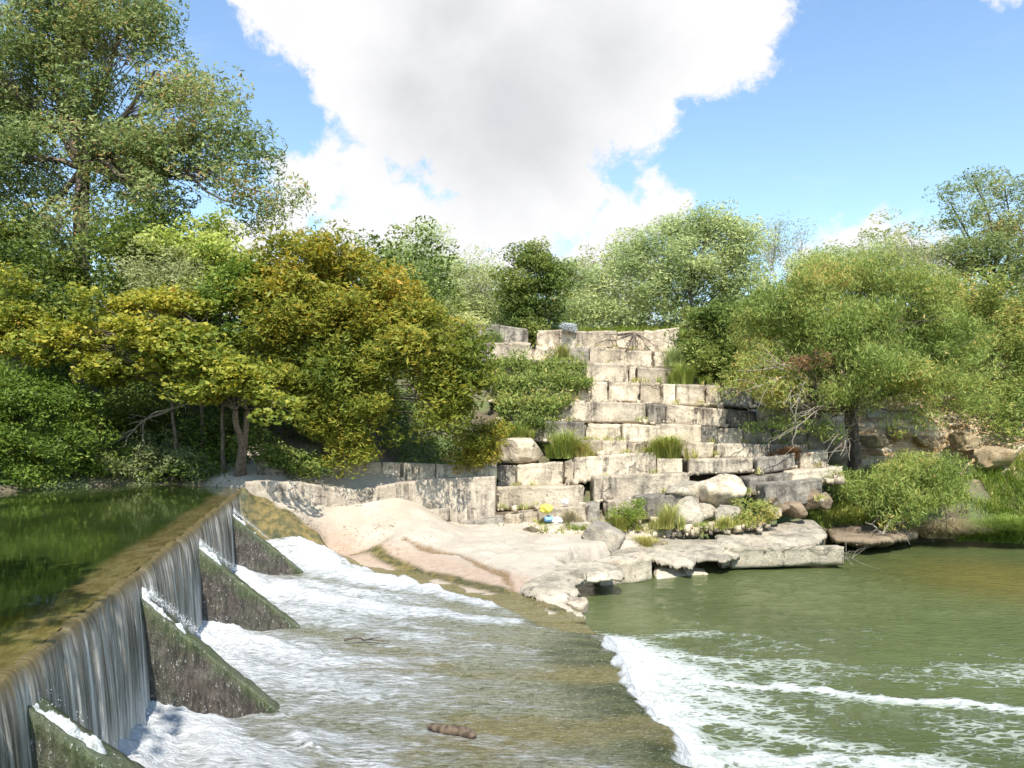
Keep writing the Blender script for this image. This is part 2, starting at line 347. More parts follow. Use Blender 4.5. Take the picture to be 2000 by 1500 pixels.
# masks: bare stone near the dam, earth elsewhere
EDGE = [tuple(p[:2]) for p in apron_edge()]
stone = sstep(26.9, 26.0, Y+.35*fbm2(X, Y, 3))*sstep(-10.2, -9.4, X)*sstep(6.6, 5.6, X+.4*fbm2(X*1.2, Y, 3))*(Y > 13)
dE, _ = seg_dist(X, Y, [tuple(G(*q)[:2]) for q in [(700,1087,.5),(830,1122,.5),(1020,1167,.5),(1140,1213,.5)]])
wet = sstep(.30, .12, dE+.08*fbm2(X*2, Y*2, 3))
wet = np.maximum(wet, sstep(.62, .45, seg_dist(X, Y, [tuple(P(*q)[:2]) for q in [(480,965,22.8),(520,990,22.2),(560,1008,22.1),(600,1030,22.1),(632,1070,22.2)]])[0]+.12*fbm2(X*2, Y*2, 3)))
RIL = [G(*q) for q in [(790,1050,1.1),(815,1058,1.03),(850,1068,.95),(900,1082,.82),(950,1105,.74),(985,1120,.68),(1010,1165,.52)]]
dR, tR = seg_dist(X, Y, [tuple(p[:2]) for p in RIL])
wid = .10*np.sin(np.clip(tR, 0, 1)*math.pi*2.0)**2+.06
ril = sstep(wid+.06, wid-.04, dR+.08*fbm2(X*3, Y*3, 3))*sstep(1, .93, tR)
wid2 = sstep(1.2, .3, seg_dist(X, Y, [tuple(G(*q)[:2]) for q in [(660,1040,1.2),(700,1065,.95),(820,1090,.75),(950,1130,.62),(1060,1160,.56)]])[0])
Z = Z-.05*ril+stone*(1-.85*wid2)*(.05*fbm2(X*2.3, Y*2.3, 4)+.018*fbm2(X*9, Y*9, 3))
ochre = sstep(2.2, 2.7, Z+.3*fbm2(X*1.2, Y, 3))*sstep(5.6, 4.9, Z+.5*fbm2(X*.8, Y, 3))*sstep(13.5, 15, X)*sstep(28, 21, X)*(Y > 29)*(Y < 35)
Z = Z+ochre*(.16*np.round(fbm2(X*.5, Z*3.0, 3)*3)/1.5+.25*fbm2(X*1.6, Y*1.6, 4))
Vg = np.stack([X, Y, Z], -1).reshape(-1, 3)
m, t, b = new_mat('ground_earth_and_stone')
g = t.new('ShaderNodeNewGeometry').outputs['Position']
def A(nm, tt=None): return (tt or t).new('ShaderNodeAttribute', attribute_name=nm).outputs['Fac']
n1 = t.noise(g, .8, 6, .6, .3); n2 = t.noise(g, 6, 6, .65); n3 = t.noise(g, 40, 4, .7)
earth = t.mix(t.mr(n1, .35, .65), (.11,.085,.052), (.21,.165,.11))
earth = t.mix(t.mr(t.noise(g, .5, 5, .6), .42, .6), earth, (.13,.16,.06))
st = t.mix(t.mr(n1, .3, .7), (.44,.38,.29), (.55,.485,.385))
st = t.mix(A('pink'), st, t.mix(t.mr(n2, .3, .7), (.40,.29,.205), (.48,.37,.275)))
st = t.mix(t.mr(t.noise(g, 2.3, 6, .7, .5), .56, .75, 0, .6), st, (.36,.30,.23))
vc = t.new('ShaderNodeTexVoronoi'); vc.feature = 'DISTANCE_TO_EDGE'; vc.inputs['Scale'].default_value = .9; t.set(vc.inputs['Vector'], t.vmath('ADD', g, t.math('MULTIPLY', n2, .5)))
ck = t.math('MULTIPLY', t.mr(t.math('ADD', vc.outputs['Distance'], t.math('MULTIPLY', t.math('SUBTRACT', n2, .5), .12)), 0, .018, 1, 0), t.mr(n1, .46, .54))
st = t.mix(t.math('MULTIPLY', ck, .35), st, (.16,.12,.08))
st = t.mix(t.mr(t.noise(g, 11, 6, .8), .60, .70, 0, .35), st, (.24,.19,.14))
st = t.mix(t.math('MULTIPLY', A('rill'), t.mr(n2, .3, .6, .5, .95)), st, t.mix(n2, (.17,.10,.045), (.27,.17,.075)))
st = t.mix(A('wet'), st, t.mix(t.mr(n1, .4, .6), t.mix(t.mr(n2, .4, .62), (.05,.06,.025), (.16,.13,.045)), t.mix(t.mr(n2, .4, .62), (.10,.09,.03), (.25,.185,.06))))
och = t.mix(t.mr(t.noise(t.scale(g, (.6,.6,3)), 1.6, 6, .7), .38, .62), (.36,.22,.09), (.66,.54,.36))
earth = t.mix(A('ochre'), earth, och)
col = t.mix(A('stone'), earth, st)
col = t.mix(1.0, col, t.mix(t.mr(n3, .3, .7), (.78,.78,.78), (1.08,1.07,1.06)), 'MULTIPLY')
t.set(b.inputs['Base Color'], col)
t.set(b.inputs['Roughness'], t.math('SUBTRACT', .92, t.math('MULTIPLY', t.math('MAXIMUM', A('wet'), A('rill')), .7), clamp=True))
t.set(b.inputs['Normal'], t.bump(t.math('ADD', n2, t.math('MULTIPLY', n3, .6)), .85, .06))
me = mesh_np('ground', Vg, grid_faces(len(xs), len(ys)), m, True, {k: ('POINT', v) for k, v in
     dict(stone=stone, wet=wet, rill=ril, pink=wid2, ochre=ochre).items()})
GROUND = obj('ground', me, kind='structure')

# ------------------------------------------------------------------ water
def water_base(name, stops_attr=None): return new_mat(name)
# upstream river
m, t, b = new_mat('river_water')
g = t.new('ShaderNodeNewGeometry').outputs['Position']
deep = t.mix(t.mr(t.noise(g, .22, 3, .5, .6), .35, .65), (.012,.020,.005), (.034,.050,.010))
sh = t.mix(t.mr(t.noise(t.scale(g, (3, 1, 1)), 3.0, 6, .7), .35, .65), (.085,.065,.022), (.17,.135,.055))
t.set(b.inputs['Base Color'], t.mix(A('shallow'), deep, sh))
b.inputs['Roughness'].default_value = .045; b.inputs['IOR'].default_value = 1.34
rp = t.noise(t.scale(g, (1, 1, 1)), 2.4, 3, .5, .5); rp2 = t.noise(g, 11, 2, .5)
t.set(b.inputs['Normal'], t.bump(t.math('ADD', rp, t.math('MULTIPLY', rp2, .15)), .035, .05))
ux = np.concatenate([[-.0, .12, .25, .35, .45, .55, .65, .75, .9, 1, 1.2, 1.5, 2, 3, 5, 8, 14, 22, 34, 50]])
uy = np.linspace(-5.8, DAM_END+3, 130)
S_, Y_ = np.meshgrid(ux, uy, indexing='ij')
Xw = damX(Y_)-S_+.02; Zw = UP-.03*np.exp(-S_*3)+.0*Y_
shal = .92*sstep(.60, .35, S_+.16*fbm2(Y_*.6, S_, 3))
me = mesh_np('river', np.stack([Xw, Y_, Zw], -1).reshape(-1,3), grid_faces(len(ux), len(uy)), m, True, {'shallow': ('POINT', shal)})
obj('river', me, kind='structure')

# pool below
m, t, b = new_mat('pool_water')
g = t.new('ShaderNodeNewGeometry').outputs['Position']
base = t.mix(t.mr(t.noise(g, .16, 3, .5, .5), .38, .62), (.070,.088,.030), (.094,.114,.042))
base = t.mix(A('amber'), base, (.15,.115,.025))
fd = A('foam')
ga = t.scale(g, (.62, 1.35, 1))
fn = t.noise(ga, 1.9, 9, .66, 1.4); fn2 = t.noise(g, 15, 6, .7, .4)
vr = t.new('ShaderNodeTexVoronoi'); vr.inputs['Scale'].default_value = 3.2; vr.feature = 'DISTANCE_TO_EDGE'
t.set(vr.inputs['Vector'], t.vmath('ADD', ga, t.vmath('SCALE', t.new('ShaderNodeTexNoise').outputs[1]) if False else ga))
lace = t.mr(vr.outputs['Distance'], 0, .28, 1, 0)
fv = t.math('ADD', t.math('MULTIPLY', fn, .72), t.math('MULTIPLY', fn2, .22))
fv = t.math('ADD', fv, t.math('MULTIPLY', lace, .16))
thr = t.math('SUBTRACT', .75, t.math('MULTIPLY', fd, .50))
fm = t.mr(t.math('SUBTRACT', fv, thr), -.01, .09)
fm = t.math('MULTIPLY', fm, t.mr(fd, .02, .2, .0, 1))
haze = t.math('MULTIPLY', t.mr(fd, .35, 1.0), .55)
col = t.mix(haze, base, (.40,.44,.30))
wht = t.mix(t.mr(fd, .2, 1.0), (.27,.31,.22), (.74,.75,.73))
fn3 = t.noise(t.scale(ga, (1, 1.3, 1)), 6.5, 7, .72, .8)
wht = t.mix(t.mr(t.math('ADD', t.math('MULTIPLY', fn2, .5), t.math('MULTIPLY', fn3, .5)), .40, .56), t.mix(.75, wht, (.26,.30,.22)), wht)
col = t.mix(fm, col, wht)
t.set(b.inputs['Base Color'], col)
t.set(b.inputs['Roughness'], t.math('ADD', .06, t.math('MULTIPLY', t.math('MAXIMUM', fm, haze), .65)))
b.inputs['IOR'].default_value = 1.33
rp = t.noise(t.scale(g, (1, 2.4, 1)), 2.8, 5, .6, .6); rp2 = t.noise(t.scale(g, (1, 2.6, 1)), 8, 4, .6, .4)
hh = t.math('ADD', t.math('ADD', rp, t.math('MULTIPLY', rp2, .3)), t.math('MULTIPLY', fm, t.math('MULTIPLY_ADD', fn3, 1.2, .2)))
t.set(b.inputs['Normal'], t.bump(hh, .7, .10))
px_ = np.unique(np.concatenate([np.linspace(.6, 14, 225), np.linspace(14, 22, 60), np.linspace(22, 60, 20)]))
py_ = np.unique(np.concatenate([np.linspace(-5, 7.5, 14), np.linspace(7.5, 24, 275), np.linspace(24, 31, 40)]))
X, Y = np.meshgrid(px_, py_, indexing='ij')
foam = np.zeros(X.shape)
wx = X+.35*fbm2(X*.9, Y*.9, 3, .5, 3.)+.12*fbm2(X*3, Y*3, 2, .5, 8.); wy = Y+.35*fbm2(X*.9, Y*.9, 3, .5, 30.)+.12*fbm2(X*3, Y*3, 2, .5, 80.)
def streak(pts, w0, w1, a0, a1):
    global foam
    q = [tuple(G(p_[0], p_[1], 0)[:2]) for p_ in pts]; dd, tt = seg_dist(wx, wy, q)
    w_ = w0+(w1-w0)*tt; a_ = a0+(a1-a0)*tt
    foam = np.maximum(foam, a_*np.exp(-(dd/w_)**1.5*.9))
streak([(1180,1250),(1215,1285),(1240,1340),(1290,1400),(1330,1460),(1370,1520)], .5, .5, 1.35, 1.35)
streak([(1215,1275),(1330,1310),(1420,1345)], 1.0, .8, 1.1, .7)
streak([(1230,1300),(1400,1370),(1560,1400)], 1.0, .6, .9, .5)
streak([(1270,1370),(1350,1400),(1450,1410)], 1.0, .7, 1.05, .6)
streak([(1390,1338),(1500,1345),(1620,1355),(1740,1368),(1870,1376),(2040,1398)], .26, .2, .92, .86)
streak([(1230,1270),(1330,1280),(1500,1300),(1640,1330)], .45, .3, .8, .42)
streak([(1230,1255),(1330,1242),(1450,1240),(1600,1275)], .35, .5, .55, .30)
streak([(1280,1420),(1420,1420),(1560,1440),(1700,1465)], .4, .3, .9, .55)
streak([(1330,1480),(1500,1478),(1700,1485),(1860,1500)], .35, .3, .95, .75)
streak([(1500,1500),(1700,1480),(1800,1482),(1900,1500)], .3, .25, .8, .6)
patch = .40*sstep(0, 1, 1-np.hypot((X-4.4)/6.5, (Y-12.6)/5.4))
patch = np.maximum(patch, .34*sstep(0, 1, 1.15-np.hypot((X-7.6)/5.6, (Y-12.8)/4.4)))
foam = np.maximum(foam, patch+.30*fbm2(X*.55, Y*.8, 4)*(patch > .02))
lx = lipX(Y); plunge = np.exp(-((X-lx-.35)/.5)**2)*(Y < 15.2)*(Y > 5)
amber = .7*sstep(0, 1, 1.1-np.hypot((X-15.0)/5.0, (Y-21.5)/5.2))
Zp = .022*fbm2(X*1.5, Y*2.4, 3)+np.clip(foam, 0, 1.4)**2*(.05+.11*fbm2(X*3.0, Y*3.8, 5, .62))+plunge*(.13+.10*fbm2(X*4, Y*4, 3, .6, 5.))
me = mesh_np('pool', np.stack([X, Y, Zp], -1).reshape(-1,3), grid_faces(len(px_), len(py_)), m, True, {'foam': ('POINT', foam), 'amber': ('POINT', amber)})
obj('pool', me, kind='structure')

# shallow water racing over the apron, with the white jets between the buttresses
m, t, b = new_mat('apron_water')
g = t.new('ShaderNodeNewGeometry').outputs['Position']
fl = t.new('ShaderNodeMapping'); t.set(fl.inputs[0], g); fl.inputs['Rotation'].default_value = (0, 0, R(16)); fl.inputs['Scale'].default_value = (.62, 1.75, 1)
flo = fl.outputs[0]
gold = A('gold'); moss = A('moss'); fd = A('foam')
nA = t.noise(flo, 2.2, 6, .7, .6)
nR = t.noise(t.scale(flo, (1.25, 1, 1)), 9.5, 8, .82, .7)
base = t.mix(t.mr(nA, .35, .65), (.165,.17,.085), (.27,.27,.15))
base = t.mix(t.mr(nR, .47, .58), base, (.30,.305,.23))  # riffle flecks: ripple sparkle painted as paler and darker colour
base = t.mix(t.mr(nR, .50, .41, 0, .8), base, (.055,.06,.03))
base = t.mix(moss, base, t.mix(t.mr(nA, .35, .65), (.035,.05,.02), (.11,.125,.05)))
base = t.mix(gold, base, t.mix(t.mr(nR, .4, .6), (.15,.13,.045), (.27,.225,.085)))
gl = t.noise(t.scale(flo, (1, 1, 1)), 26, 4, .75, .2)
base = t.mix(t.mr(gl, .58, .65, 0, .85), base, (.55,.55,.50))  # white glints painted into the water colour
fn = t.math('ADD', t.math('MULTIPLY', t.noise(flo, 2.4, 9, .7, .8), .6), t.math('MULTIPLY', t.noise(t.scale(flo, (.7, 2.2, 1)), 2.6, 6, .7, .5), .4)); fn2 = t.noise(t.scale(flo, (.75, 1.25, 1)), 10, 8, .75, .5)
fv = t.math('ADD', t.math('MULTIPLY', fn, .62), t.math('MULTIPLY', fn2, .38))
thr = t.math('SUBTRACT', .70, t.math('MULTIPLY', fd, .42))
fm = t.mr(t.math('SUBTRACT', fv, thr), -.04, .16)
col = t.mix(t.math('MULTIPLY', t.mr(fd, .35, 1.2), .5), base, (.34,.36,.32))
fw = t.mix(t.mr(fn2, .36, .60), (.30,.32,.30), (.74,.75,.74))
fw = t.mix(t.mr(fd, .75, 1.5, 0, .8), fw, (.78,.79,.78))
col = t.mix(fm, col, fw)
t.set(b.inputs['Base Color'], col); b.inputs['IOR'].default_value = 1.33
t.set(b.inputs['Roughness'], t.math('ADD', .10, t.math('MULTIPLY', fm, .5)))
r1 = t.noise(t.scale(flo, (1, 1.6, 1)), 5, 5, .65, .7); r2 = t.noise(flo, 20, 4, .6, .2)
hh = t.math('ADD', r1, t.math('ADD', t.math('ADD', t.math('MULTIPLY', r2, .5), t.math('MULTIPLY', nR, .8)), t.math('MULTIPLY', fm, .3)))
t.set(b.inputs['Normal'], t.bump(hh, 1.0, .09))
nu, nv = 250, 430
yy = np.concatenate([np.linspace(2.0, 8, 60), np.linspace(8, 24.4, nv-60)[0:]])
U, Y = np.meshgrid(np.linspace(0, 1, nu), yy, indexing='ij')
x0 = damX(Y)+.02; x1 = np.where(Y < 15.3, lipX(np.minimum(Y, 15.3)), 1.5)
X = x0+(x1-x0)*U
# drop over the lip
over = 9
Xo, Yo = [X], [Y]; drop = [np.zeros(X.shape)]
Ue = (np.arange(1, over+1)/over)[:, None]; Ye = np.repeat(yy[None, :], over, 0)
kE = (1-.97*sstep(14.6, 15.1, Ye)); Xe = x1[-1][None, :]+Ue*.42*kE; De = (Ue*1.0)**2*.72*np.ones_like(Ye)
X = np.concatenate([X, Xe]); Y = np.concatenate([Y, Ye]); D = np.concatenate([np.zeros(drop[0].shape), De])
nu = X.shape[0]
foam = np.zeros(X.shape)
wx = X+.22*fbm2(X*1.2, Y*1.6, 3, .5, 3.); wy = Y+.22*fbm2(X*1.2, Y*1.6, 3, .5, 30.)+.06*fbm2(X*5, Y*5, 2)
def jet(pts, w0, w1, a0, a1, z=AP):
    global foam
    q = [tuple(G(p_[0], p_[1], z)[:2]) for p_ in pts]; dd, tt = seg_dist(wx, wy, q)
    w_ = w0+(w1-w0)*tt; a_ = a0+(a1-a0)*tt
    foam = np.maximum(foam, a_*np.exp(-(dd/w_)**1.6*1.1))
ds = (X-damX(Y))*DAM_N[0]                     # metres downstream of the dam
wall = 1.7*np.exp(-(ds/1.15)**2)
jet([(480,1040),(560,1080),(640,1118),(760,1140),(900,1165),(1040,1195),(1180,1245)], 1.2, .4, 1.5, .95)
jet([(520,1050),(600,1060),(650,1085),(700,1108)], .8, .5, 1.5, .9)
jet([(640,1095),(760,1130),(880,1155),(1000,1185),(1100,1215),(1190,1245)], .5, .3, .95, .85)
jet([(455,1145),(560,1165),(680,1185),(820,1200),(1000,1215)], 1.05, .5, 1.6, .8)
jet([(560,1140),(700,1165),(820,1195),(960,1212)], .55, .25, 1.1, .5)
jet([(400,1235),(480,1265),(600,1290),(720,1300),(900,1290)], 1.0, .55, 1.6, .55)
jet([(440,1290),(560,1330),(640,1340)], .6, .35, 1.1, .6)
jet([(270,1360),(360,1430),(440,1480),(560,1500)], .85, .6, 1.7, .95)
jet([(560,1400),(700,1330),(860,1300)], .3, .3, .75, .4)
jet([(580,1440),(620,1470),(720,1492),(800,1510)], .22, .16, 1.0, .7)
jet([(590,1425),(700,1445),(800,1460),(1000,1470)], .12, .12, .8, .45)
jet([(1120,1225),(1160,1240),(1190,1270)], .3, .3, 1.0, 1.0)
jet([(820,1255),(900,1270),(1000,1262)], .12, .1, .6, .5)
nose = .50+.36*fbm2(X*.5+.2*Y, Y*1.5+.5*X, 3)-.22*sstep(-2.2, .2, X)*sstep(14.5, 12, Y)+.20*sstep(5.0, .8, ds)
lipfo = 1.1*sstep(.0, .12, D)+.25*np.exp(-((x1[-1][None, :]-X)/.35)**2)*(X <= x1[-1][None, :])
foam = np.maximum(np.maximum(foam, wall*sstep(24.4, 22.8, Y)), nose)
moss = sstep(1.6, .2, x1[-1][None, :]-X+.5*fbm2(X*1.5, Y*1.5, 3))*(Y < 15.6)
foam = foam*(1-.5*moss*(D < .01))
foam = np.maximum(foam, lipfo)
dE, _ = seg_dist(X, Y, [tuple(G(*q)[:2]) for q in [(640,1080,.56),(700,1087,.5),(830,1122,.5),(1020,1167,.5),(1140,1213,.5)]])
eg = sstep(1.05, .75, dE+.1*fbm2(X*1.5, Y*1.5, 2))
foam = foam*(1-.97*eg)
gold = np.maximum(eg*.95, .85*np.clip(fbm2(X*.55+4, Y*.9, 4)*2.4+.30, 0, 1)*sstep(15, 12.0, Y)*sstep(1.6, 2.6, ds))
rise = 1.0*np.exp(-((Y-23.0)/1.35)**2)*sstep(-5.2, -8.0, X)+.42*np.exp(-((np.hypot((X+6.1)/1.0, (Y-21.9)/.75))**2))+.12*np.exp(-((np.hypot((X+5.2)/.7, (Y-21.4)/.6))**2))
amp = np.clip(foam, 0, 1.3)
Zs = AP+.03*fbm2(X*1.2, Y*3.2, 4)+amp**2*(.09+.13*fbm2(X*1.5, Y*3.2, 5, .55, 2.)+.03*fbm2(X*5, Y*10, 3, .6, 6.))*(1-eg)+.15*np.exp(-(ds/.5)**2)+rise-D+.10*sstep(.01, .3, D)*fbm2(X*4, Y*5, 3)
me = mesh_np('apron_stream', np.stack([X, Y, Zs], -1).reshape(-1,3), grid_faces(nu, len(yy)), m, True,
     {'foam': ('POINT', foam), 'gold': ('POINT', gold), 'moss': ('POINT', moss)})
obj('apron_stream', me, kind='structure')

# ------------------------------------------------------------------ dam: wall and buttresses
def wet_mat(name, a, b_, moss_amt, spark=.5):
    m, t, b = new_mat(name); g = t.new('ShaderNodeNewGeometry'); p = g.outputs['Position']
    n = t.noise(t.scale(p, (9, 9, 2.2)), 2, 7, .75); n2 = t.noise(p, 1.7, 5, .6, .4)
    col = t.mix(t.mr(n, .35, .65), a, b_)
    nz = t.new('ShaderNodeSeparateXYZ'); t.set(nz.inputs[0], g.outputs['Normal'])
    mm = t.math('ADD', t.mr(n2, .45, .62, 0, moss_amt), t.math('MULTIPLY', A('edge', t), .8), clamp=True)
    col = t.mix(mm, col, t.mix(t.mr(n, .3, .7), (.04,.065,.02), (.12,.15,.06)))
    sp_ = t.noise(t.scale(p, (38, 38, 14)), 1, 3, .7)
    col = t.mix(t.mr(sp_, .60, .70, 0, spark), col, (.62,.61,.57))  # sunlit sparkle on the wet face, painted as pale flecks
    t.set(b.inputs['Base Color'], col); b.inputs['Roughness'].default_value = .4
    t.set(b.inputs['Normal'], t.bump(t.math('ADD', n, sp_), .8, .03)); return m
M['wetstone'] = wet_mat('wet_concrete', (.030,.026,.022), (.105,.088,.07), .14, .62)
def box_tri(c8, nx, ny, nz):
    """deformed box surface from 8 corners c[w][v][u]; returns verts, faces, uvw (unit cube coords)"""
    Vs, Fs, U3 = [], [], []; base = 0
    def face(fn, a, b_):
        nonlocal base
        A_, B_ = np.meshgrid(np.linspace(0,1,a+1), np.linspace(0,1,b_+1), indexing='ij'); uvw = fn(A_.ravel(), B_.ravel())
        Fs.append(grid_faces(a+1, b_+1)+base); U3.append(uvw); base += len(uvw)
    z = lambda a: np.zeros_like(a); o = lambda a: np.ones_like(a)
    face(lambda a,b: np.stack([a,b,z(a)],1), nx, nz)                       # front (w=0): u,v
    face(lambda a,b: np.stack([1-a,b,o(a)],1), nx, nz)
    face(lambda a,b: np.stack([a,o(a),b],1), nx, ny)
    face(lambda a,b: np.stack([a,z(a),1-b],1), nx, ny)
    face(lambda a,b: np.stack([z(a),b,1-a],1), ny, nz)
    face(lambda a,b: np.stack([o(a),b,a],1), ny, nz)
    U = np.concatenate(U3); Fm = np.concatenate(Fs)
    key = np.round(U*100000).astype(np.int64); key = key[:,0]*10**12+key[:,1]*10**6+key[:,2]
    _, idx, inv = np.unique(key, return_index=True, return_inverse=True)
    U = U[idx]; Fm = inv.ravel()[Fm]
    u, v, w_ = U[:,0:1], U[:,1:2], U[:,2:3]; c = np.array(c8, float).reshape(2,2,2,3)
    Vv = sum((w_ if k else 1-w_)*(v if j else 1-v)*(u if i else 1-u)*c[k][j][i] for k in (0,1) for j in (0,1) for i in (0,1))
    return Vv, Fm, U
dam = empty('dam', (damX(12), 12, 0), 'low overflow dam across the river with water pouring over its crest', 'dam')
L0, L1 = 1.0, DAM_END+.6
def dpt(Y, off, z): return np.array([damX(Y)+off*DAM_N[0], Y+off*DAM_N[1]*0, z])
c8 = [dpt(L0,-.02,-.5), dpt(L1,-.02,-.5), dpt(L0,-.02,CREST-.03), dpt(L1,-.02,CREST-.03), dpt(L0,-1.0,-.5), dpt(L1,-1.0,-.5), dpt(L0,-1.0,CREST-.03), dpt(L1,-1.0,CREST-.03)]
Vv, Fm, U = box_tri(c8, 80, 4, 8)
loc = np.array(dam.location)
obj('wall', mesh_np('dam_wall', to_local(Vv, loc), Fm, M['wetstone'], False, {'edge': ('POINT', U[:,0]*0)}), dam)
BUT = [(6.15, 2.2, 2.26, .32), (10.0, 2.0, 2.30, .26), (14.2, 2.15, 2.30, .26), (19.6, 2.1, 2.28, .26)]
for (Yb, ln, zt, th) in BUT:
    a0 = np.array([damX(Yb)-.1, Yb]); e = a0+DAM_N*(ln+.1); tv = DAM_D*th
    # cross-section: front (near) face quad from wall to toe, sloping top
    def q(p_, z): return np.array([p_[0], p_[1], z])
    toe_z = AP-.02
    c8 = [q(a0,-.3), q(e,-.3), q(a0,zt+.12), q(e,toe_z+.02), q(a0+tv,-.3), q(e+tv,-.3), q(a0+tv,zt+.12), q(e+tv,toe_z+.02)]
    Vv, Fm, U = box_tri(c8, 44, 5, 30)
    nrm = np.array([-DAM_D[0], -DAM_D[1], 0]); s = fbm(Vv*3.1, 4); s2 = fbm(Vv*9+4, 3)
    k = (U[:,2:3] < .01)*1.0; Vv = Vv+nrm*(.03*s+.015*s2)[:,None]*k
    Vv[:,2] += (U[:,1] > .99)*(.03*s2+.02*s)
    edge = sstep(.80, .98, U[:,1]+.10*s)*.8
    obj('buttress', mesh_np('buttress', to_local(Vv, loc), Fm, M['wetstone'], True, {'edge': ('POINT', edge)}), dam, None)
# falling curtain of water
m, t, b = new_mat('falling_water')
s_ = A('along'); dn_ = A('down')
cmb = t.new('ShaderNodeCombineXYZ'); t.set(cmb.inputs[0], t.math('MULTIPLY', s_, 1.0)); t.set(cmb.inputs[1], dn_)
v1 = t.scale(cmb.outputs[0], (3.6, .45, 1)); v2 = t.scale(cmb.outputs[0], (17, 1.1, 1)); v3 = t.scale(cmb.outputs[0], (60, 9, 1))
a1 = t.noise(v1, 1, 4, .6, .2); a2 = t.noise(v2, 1, 4, .65, .25); a3 = t.noise(v3, 1, 3, .7)
str_ = t.math('ADD', t.math('ADD', t.math('MULTIPLY', a1, .42), t.math('MULTIPLY', a2, .40)), t.math('MULTIPLY', a3, .18))
lowf = t.mr(dn_, .3, 1.0, 0, .06)
wm = t.mr(t.math('ADD', str_, lowf), .37, .66)
col = t.ramp(wm, [(0,(.05,.045,.035)),(.3,(.18,.165,.13)),(.65,(.38,.36,.31)),(1,(.68,.65,.58))])
col = t.mix(t.mr(dn_, .0, .12, 1, 0), col, (.13,.10,.04))
t.set(b.inputs['Base Color'], col); b.inputs['Roughness'].default_value = .22; b.inputs['IOR'].default_value = 1.33
t.set(b.inputs['Normal'], t.bump(t.math('ADD', t.math('MULTIPLY', a2, 1.0), t.math('MULTIPLY', a3, .5)), .8, .04))
M['fall'] = m
nS, nT = 900, 30
sy = np.linspace(2.2, DAM_END, nS); tt = np.linspace(0, 1, nT)
Tm, Sy = np.meshgrid(tt, sy, indexing='ij')
fall = UP-.03-(UP-.03-AP)*np.clip((Tm-.06)/.94, 0, 1)**1.4
outw = .02+.06*sstep(0, .1, Tm)+.30*np.clip(Tm, 0, 1)**.75
rid = (.09*fbm2(Sy*2.6, Tm*.6, 4)+.028*fbm2(Sy*13, Tm*.9, 3, .6, 4.))*sstep(0, .25, Tm)
Zc = fall+(.03*fbm2(Sy*2.2, Tm*0, 3)+.02*fbm2(Sy*9, Tm*0+3, 2))*(1-Tm)
Xc = damX(Sy)+(outw+rid)-.02
Yc = Sy
me = mesh_np('curtain', np.stack([Xc, Yc, Zc], -1).reshape(-1,3), grid_faces(nT, nS), m, True, {'along': ('POINT', Sy), 'down': ('POINT', (UP-Zc)/2)})
obj('waterfall', me, kind='structure')
# white splashes: droplets and torn ribbons where the curtain hits buttress tops and the apron
m, t, b = new_mat('white_spray'); b.inputs['Base Color'].default_value = (.86,.88,.88,1); b.inputs['Roughness'].default_value = .5
M['spray'] = m
def drops(C, r):
    n = len(C); o = np.array([[1,0,0],[-.5,.87,0],[-.5,-.87,0],[0,0,1.5],[0,0,-1.5]])
    rr = (r*(.5+rs.rand(n)))[:,None,None]; q = rs.randn(n,1,3)*.2
    V = C[:,None,:]+o[None]*rr*(1+q); f = np.array([[0,1,3],[1,2,3],[2,0,3],[1,0,4],[2,1,4],[0,2,4]])
    return V.reshape(-1,3), (f[None]+5*np.arange(n)[:,None,None]).reshape(-1,3)
Cs, Rr = [], []
for (Yb, ln, zt, th) in BUT:                # ridge of splash along the top of each buttress
    n = 1500 if Yb > 8 else 60; f = rs.rand(n)**1.9; p0 = np.array([damX(Yb), Yb]); d_ = p0+DAM_N*(.25+f[:,None]*ln*.75)+DAM_D*(th*rs.rand(n)[:,None])
    z = zt+.14-(zt-AP)*(.25+f*ln*.75)/ln+np.abs(rs.randn(n))*.05*(1-f*.7)
    Cs.append(np.concatenate([d_, z[:,None]], 1)); Rr.append(np.full(n, .003))
n = 5000; sY = rs.uniform(4, 22.5, n); h = np.abs(rs.randn(n))*.16
Cs.append(np.stack([damX(sY)+.38+rs.rand(n)*.45, sY, AP+.16+h], 1)); Rr.append(np.full(n, .0035))
V, Fm = drops(np.concatenate(Cs), np.concatenate(Rr))
o = obj('spray', mesh_np('spray', V, Fm, M['spray']), kind='stuff'); o['label'] = 'white droplets thrown up along the foot of the dam and buttress tops'; o['category'] = 'spray'
# torn white water breaking over the top edge of each buttress
m, t, b = new_mat('white_water'); g = t.new('ShaderNodeNewGeometry').outputs['Position']
nf = t.noise(g, 16, 7, .72, .4)
t.set(b.inputs['Base Color'], t.mix(t.mr(nf, .36, .60), (.28,.30,.27), (.76,.77,.76))); b.inputs['Roughness'].default_value = .5
t.set(b.inputs['Normal'], t.bump(nf, .9, .04)); M['whitewater'] = m
parts = []; b0 = 0
for (Yb, ln, zt, th) in BUT:
    nu_, nv_ = 90, 22; u, v = np.meshgrid(np.linspace(0, 1, nu_), np.linspace(0, 1, nv_), indexing='ij')
    p0 = np.array([damX(Yb), Yb]); fr = .10+u*.42*ln; ct_ = v*(th-.10)+.06
    x = p0[0]+DAM_N[0]*fr+DAM_D[0]*ct_; y = p0[1]+DAM_N[1]*fr+DAM_D[1]*ct_
    top = zt+.12-(zt+.12-AP)*(fr+.1)/(ln+.1)
    env = (np.sin(v*math.pi)**.8)*sstep(1.0, .35, u+.35*fbm2(x*5, y*5, 3))
    z = top-.10+env*(.06+.12+.10*fbm2(x*6, y*6, 4)*1.2+.05*fbm2(x*17, y*17, 3))
    parts.append((np.stack([x, y, z], -1).reshape(-1,3), grid_faces(nu_, nv_)))
